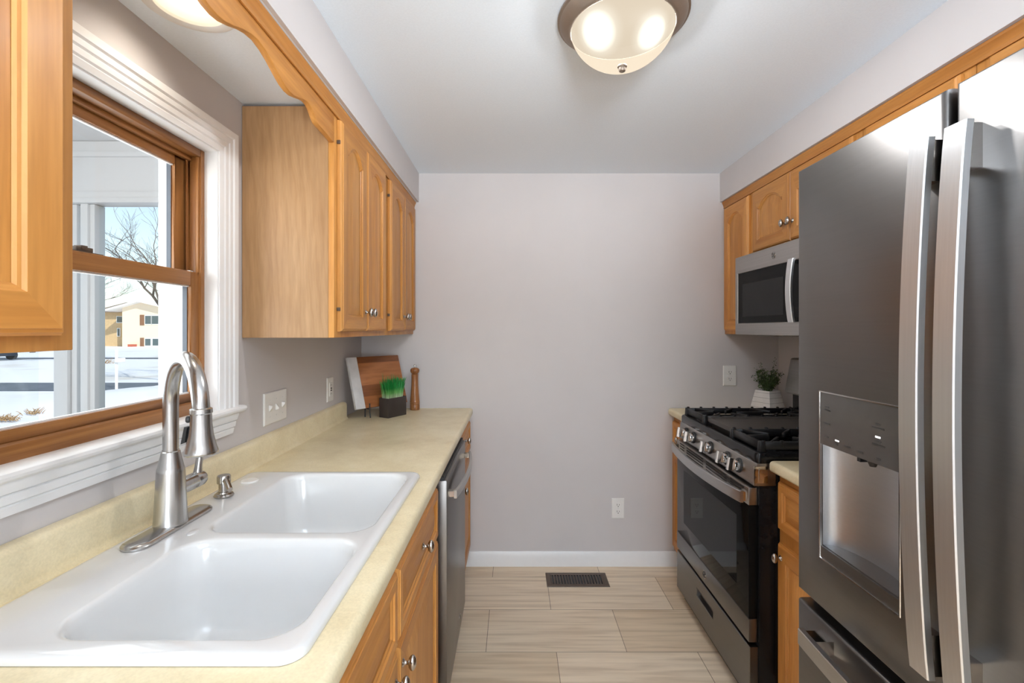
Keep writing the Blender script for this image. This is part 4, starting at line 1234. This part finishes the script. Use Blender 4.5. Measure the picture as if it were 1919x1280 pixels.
# herb pot behind the range
hc = Vector((1.4175, 2.6175, CZ)); e1 = Vector((-.055, .12, 0)).normalized(); e2 = Vector((.12, .055, 0)).normalized()
hp = thing('potted_herb', 'leafy green herb in a tapered white lined pot behind the range', 'potted plant', tuple(hc))
def sq4(h, z): return [tuple(hc + e1 * a * h + e2 * b * h + Vector((0, 0, z))) for a, b in ((-1, -1), (1, -1), (1, 1), (-1, 1))]
hh, ht, hz = .066, .044, .123
m = MB(); m.loops([sq4(hh, .0005), sq4(ht, hz), sq4(ht - .004, hz), sq4(ht - .004, hz - .012)], True, True); pot = m.build('pot', 'pot', hp, bev=.001, smooth=30)
m = MB()
for k in (1, 2, 3, 4):
    z = hz * k / 4.6 + .004
    h = hh + (ht - hh) * z / hz
    m.loops([sq4(h + .0006, z - .0008), sq4(h + .0003, z + .0008)], False, False)
m.build('grooves', 'potline', pot, smooth=0, label='thin grey grooves')
m = MB(); rnd = random.Random(11)
stems = []
for k in range(46):
    a = rnd.uniform(0, 2 * pi); rr_ = rnd.uniform(0, .032)
    base = hc + Vector((rr_ * cos(a) * .6, rr_ * sin(a) * .6, hz - .012))
    tip = base + Vector((cos(a) * rnd.uniform(.01, .065) - .004, sin(a) * rnd.uniform(.01, .055) - .008, rnd.uniform(.06, .135)))
    if k in (0, 1): tip = base + Vector((-.035 + .085 * k, -.01, .165 + .02 * k))
    mid = (base + tip) / 2 + Vector((rnd.gauss(0, .006), rnd.gauss(0, .006), .012))
    m.tube([tuple(base), tuple(mid), tuple(tip)], [.0012, .001, .0006], 5)
    stems.append((base, mid, tip))
m.build('stems', 'leaf', hp, smooth=60)
m = MB()
for base, mid, tip in stems:
    for j in range(34):
        t = rnd.uniform(.2, 1.0)
        p = base * (1 - t) ** 2 + mid * 2 * t * (1 - t) + tip * t * t
        d = Vector((rnd.gauss(0, 1), rnd.gauss(0, 1), rnd.gauss(.2, .7))).normalized()
        p = p + d * rnd.uniform(.001, .008)
        s_ = rnd.uniform(.006, .0105)
        x = d.orthogonal().normalized(); x.rotate(Matrix.Rotation(rnd.uniform(0, 6.3), 3, d)); 
        nn = d.cross(x)
        m.add([tuple(p), tuple(p + d * s_ * .5 + x * s_ * .42 + nn * s_ * .1), tuple(p + d * s_ * 1.1), tuple(p + d * s_ * .5 - x * s_ * .42 + nn * s_ * .1)], [(0, 1, 2, 3)])
lf = m.build('leaves', 'leaf', hp, smooth=0, keep=True, weld=False); lf['kind'] = 'stuff'

# ------------------------------------------------------------------ sunroom outside the window
sr = thing('sunroom', 'white framed sunroom seen through the kitchen window', 'sunroom', (-1.9, 2.8, 0))
EY, EXW = 2.80, -2.78
def PX(px, d): return (px - VX) * d / F_PX
def PZ(py, d): return EYE + (VY - py) * d / F_PX
MB().box(EXW - .1, -1.075, -1.2, EY + .1, -0.3, -0.18).build('deck', 'white', sr, smooth=0)
MB().box(EXW - .1, -1.062, -1.2, EY + .1, 2.52, 2.62).build('roof_panel', 'white', sr, smooth=0)
m = MB()
hb_ = PZ(381, EY)
m.box(EXW, -1.075, EY, EY + .09, hb_ + .03, 2.518); m.box(EXW, -1.075, EY - .012, EY + .09, hb_ + .03, hb_ + .07)
m.box(EXW, -1.075, EY - .02, EY + .09, hb_, hb_ + .032); m.box(EXW, -1.075, EY - .02, EY, 2.42, 2.45)
m.build('header', 'white', sr, bev=.003)
MB().box(EXW, -1.075, EY, EY + .09, -.178, .80).build('knee_wall', 'white', sr, smooth=0)
for a, b, dpt in ((PX(100, EY), PX(126, EY), .0), (PX(128, EY), PX(138, EY), .02), (PX(150, EY), PX(164, EY), 0), (PX(164, EY), PX(173, EY), .015), (PX(296, EY), PX(304, EY), .0), (PX(305, EY), PX(334, EY), .02), (PX(338, EY), -1.075, 0)):
    MB().box(a, b, EY + dpt, EY + .09, .801, hb_ - .001).build('post', 'white', sr, bev=.004)
MB().box(PX(138, EY), PX(296, EY), EY + .045, EY + .05, .802, hb_ - .001).build('pane', 'glass', sr, smooth=0)
MB().box(EXW - .08, EXW, -1.2, EY - .03, -.178, .70).build('side_knee_wall', 'white', sr, smooth=0)
MB().box(EXW - .08, EXW, -1.2, EY - .03, hb_, 2.518).build('side_header', 'white', sr, smooth=0)
for y in (-.6, .5, 1.55, 2.18):
    MB().box(EXW - .08, EXW, y - .03, y + .03, .701, hb_ - .001).build('post', 'white', sr, bev=.004)
MB().box(EXW - .045, EXW - .04, -1.2, EY - .03, .702, hb_ - .001).build('pane', 'glass', sr, smooth=0)

MB().box(EXW - .1, -1.075, -1.3, -1.2, -.3, 2.62).build('sun_block_wall', 'white', sr, smooth=0)  # unseen wall added to keep direct sun off the sunroom posts

# ------------------------------------------------------------------ yard and street
GZ = -0.6
m = MB()
nx_, ny_ = 90, 110
vs, fs = [], []
for j in range(ny_ + 1):
    for i in range(nx_ + 1):
        x = -95 + 91.5 * (i / nx_) ** .6 ; y = -4 + 124 * (j / ny_) ** 1.8
        z = GZ + .10 * noise.noise(Vector((x * .22, y * .22, 0))) + .04 * noise.noise(Vector((x * .7, y * .7, 4)))
        z += .42 * math.exp(-((x + 10.3) / 2.2) ** 2 - ((y - 13.2) / 1.3) ** 2) * 1.0
        if 14.8 < y < 17.6 and x < -12.6: z = min(z, GZ - .02)
        if 31 < y < 33.2: z = min(z, GZ - .02)
        vs.append((x, y, z))
for j in range(ny_):
    for i in range(nx_):
        a = j * (nx_ + 1) + i
        fs.append((a, a + 1, a + nx_ + 2, a + nx_ + 1))
m.add(vs, fs)
st(m.build('ground', 'snow', smooth=60, keep=True))
o = MB().box(-60, -12.75, 15.1, 17.3, GZ - .02, GZ + .012).build('driveway', 'asphalt', smooth=0); tag(o, 'dark wet driveway crossing the snow outside', 'driveway')
o = MB().box(-80, -22, 31.3, 32.6, GZ - .02, GZ + .012).build('street', 'asphalt', smooth=0); tag(o, 'thin dark street line in front of the far house', 'street')

mbx = thing('mailbox', 'white mailbox post standing in the snow outside', 'mailbox', (PX(218, 15), 15, GZ))
MB().box(PX(217, 15), PX(219.5, 15), 14.97, 15.03, GZ - .1, PZ(655, 15)).build('post', 'white', mbx, smooth=0)
MB().box(PX(219, 15), PX(226, 15), 14.9, 15.2, PZ(679, 15), PZ(671, 15)).build('box', 'white', mbx, bev=.02)

# neighbour's house
HD = 53
hs = thing('house', 'cream two-storey neighbour house across the snowy street', 'house', (PX(262, HD), HD, GZ))
hx = lambda px: PX(px, HD)
hzf = lambda py: PZ(py, HD)
m = MB(); gz = hzf(650) - .3
m.loops([[(x, y, z) for x, z in ((hx(229), gz), (hx(340), gz), (hx(340), hzf(583)), (hx(268), hzf(566)), (hx(229), hzf(577)))] for y in (HD, HD + 9)])
m.build('gable_wall', 'siding', hs, smooth=0)
MB().box(hx(150), hx(229), HD + 2.5, HD + 9, gz, hzf(583)).build('side_wing', 'tan', hs, smooth=0, label='tan side wing')
m = MB()
m.loops([[(x, y, z) for x, z in ((hx(206), hzf(580.5)), (hx(268), hzf(563)), (hx(345), hzf(582)), (hx(345), hzf(584.5)), (hx(268), hzf(566)), (hx(206), hzf(583.5)))] for y in (HD - .8, HD + 9)])
m.build('roof', 'snow', hs, smooth=0, label='snow covered gable roof')
m = MB(); m.loops([[(x, y, z) for y, z in ((HD + 1.6, hzf(584)), (HD + 7, hzf(560)), (HD + 9, hzf(560)), (HD + 9, hzf(584)))] for x in (hx(140), hx(232))]); m.build('wing_roof', 'roof', hs, smooth=0, label='brown side roof')
def hwin(a, b, c, d, y=HD, name='window', mat='housewin', frame=True):
    f = MB().box(hx(a) - .08, hx(b) + .08, y - .06, y - .01, hzf(d) - .08, hzf(c) + .08).build(name, 'white', hs, smooth=0)
    MB().box(hx(a), hx(b), y - .08, y - .06, hzf(d), hzf(c)).build('pane', mat, f, smooth=0)
hwin(273, 283.5, 592, 607); hwin(285.5, 298, 592, 607); hwin(273, 283, 635, 647.5); hwin(287, 298, 635, 647.5)
hwin(185, 196, 592.5, 603.5, HD + 2.5); hwin(202, 214, 592.5, 603.5, HD + 2.5); hwin(186, 190, 616, 630, HD + 2.5); hwin(198, 211, 626, 636, HD + 2.5)
MB().box(hx(263), hx(270.5), HD - .08, HD - .02, hzf(609.5), hzf(590)).build('shutter', 'shutter', hs, smooth=0, label='brown shutter')
MB().box(hx(263.5), hx(270), HD - .08, HD - .02, hzf(650), hzf(633)).build('front_door', 'shutter', hs, smooth=0, label='brown door')
o = MB().box(hx(246), hx(262), HD - .5, HD - .4, hzf(653), hzf(645)).build('low_fence', 'redpaint', smooth=0); tag(o, 'low rust-red fence in front of the far house', 'fence')

car = thing('car', 'dark car parked beyond the snowy yard', 'car', (PX(4, 30), 30, GZ))
cx0, cx1 = PX(-52, 30), PX(23, 30) - .5
m = MB(); m.loops([[(x, y, z) for x, z in ((cx0, GZ + .25), (cx1, GZ + .25), (cx1 + .02, GZ + .7), (cx1 - .35, GZ + .85), (cx1 - .7, GZ + 1.3), (cx0 + .3, GZ + 1.3), (cx0, GZ + .85))] for y in (29.2, 30.8)]); m.build('body', 'carpaint', car, bev=.04)
for x in (cx0 + .4, cx1 - .35):
    for y in (29.15, 30.65):
        m = MB(); m.lathe([(.0, 0), (.31, 0), (.31, .2), (0, .2)], (x, y, GZ + .30), 'Y', 20); m.build('wheel', 'blackplastic', car, smooth=35)

def tree(label, x, y, h, seed, lean_=(0, 0), spread=.5, depth=7, r0=.15):
    rnd = random.Random(seed)
    t = thing('bare_tree', label, 'tree', (x, y, GZ), 'bare winter trees outside')
    tr_, br_ = MB(), MB()
    def grow(p, d, ln, r, k):
        pts = [p]; q = p.copy(); dd = d.copy()
        for i in range(3):
            dd = (dd + Vector((rnd.gauss(0, .13), rnd.gauss(0, .13), rnd.gauss(.03, .08)))).normalized()
            q = q + dd * ln / 3; pts.append(q.copy())
        (tr_ if k == 0 else br_).tube([tuple(v) for v in pts], [r, r * .9, r * .8, r * .68], 5 if k < 3 else 3)
        if k >= depth: return
        for c_ in range(3 if k < depth - 1 else 4):
            a = rnd.uniform(0, 2 * pi)
            nd = (dd + Vector((cos(a), sin(a), rnd.uniform(-.15, .35))) * rnd.uniform(spread * .7, spread * 1.4)).normalized()
            st_p = pts[3] if c_ == 0 else pts[rnd.choice((1, 2, 3)) if k else 3]
            grow(st_p, nd, ln * rnd.uniform(.66, .84), r * .57, k + 1)
    grow(Vector((x, y, GZ - .1)), Vector((lean_[0], lean_[1], 1)).normalized(), h * .25, r0, 0)
    tr_.build('trunk', 'bark', t, smooth=60, weld=False)
    br_.build('branches', 'bark', t, smooth=60, weld=False)
tree('bare branching tree in front of the cream house', PX(158, 27), 27, 9.6, 5, (.25, 0), .62)
tree('bare tree whose boughs reach across the sky panes', PX(345, 16), 16, 8.2, 9, (-.22, 0), .60, r0=.11, depth=6)
tree('slender bare tree rising behind the house roof', PX(290, 75), 75, 19, 21, (0, 0), .5, depth=5, r0=.25)
tree('bare tree standing beyond the parked car', PX(60, 40), 40, 12, 31, (.1, 0), .6, depth=5, r0=.2)

def weeds(label, x, y, n, sc, seed):
    rnd = random.Random(seed)
    m = MB()
    for k in range(n):
        a = rnd.uniform(0, 2 * pi)
        d = Vector((cos(a), sin(a), rnd.uniform(.5, 1.6))).normalized() * rnd.uniform(.5, 1) * sc
        p = Vector((x + rnd.gauss(0, sc * .5), y + rnd.gauss(0, sc * .3), GZ + .0))
        m.tube([tuple(p), tuple(p + d * .6), tuple(p + d + Vector((0, 0, -.1 * sc)))], [.008, .006, .003], 4)
    o = m.build('dry_shrub', 'drygrass', smooth=60, weld=False)
    tag(o, label, 'shrub', 'dry shrubs in the snow')
weeds('dry tan shrub in the snow below the window post', PX(65, 11), 11, 26, .22, 1)
weeds('dry twiggy shrub lowest in the snow seen through the window', PX(12, 10.2), 10.2, 60, .22, 2)
weeds('tan dry weeds along the far snowbank near the mailbox', PX(195, 27), 27, 60, .5, 3)
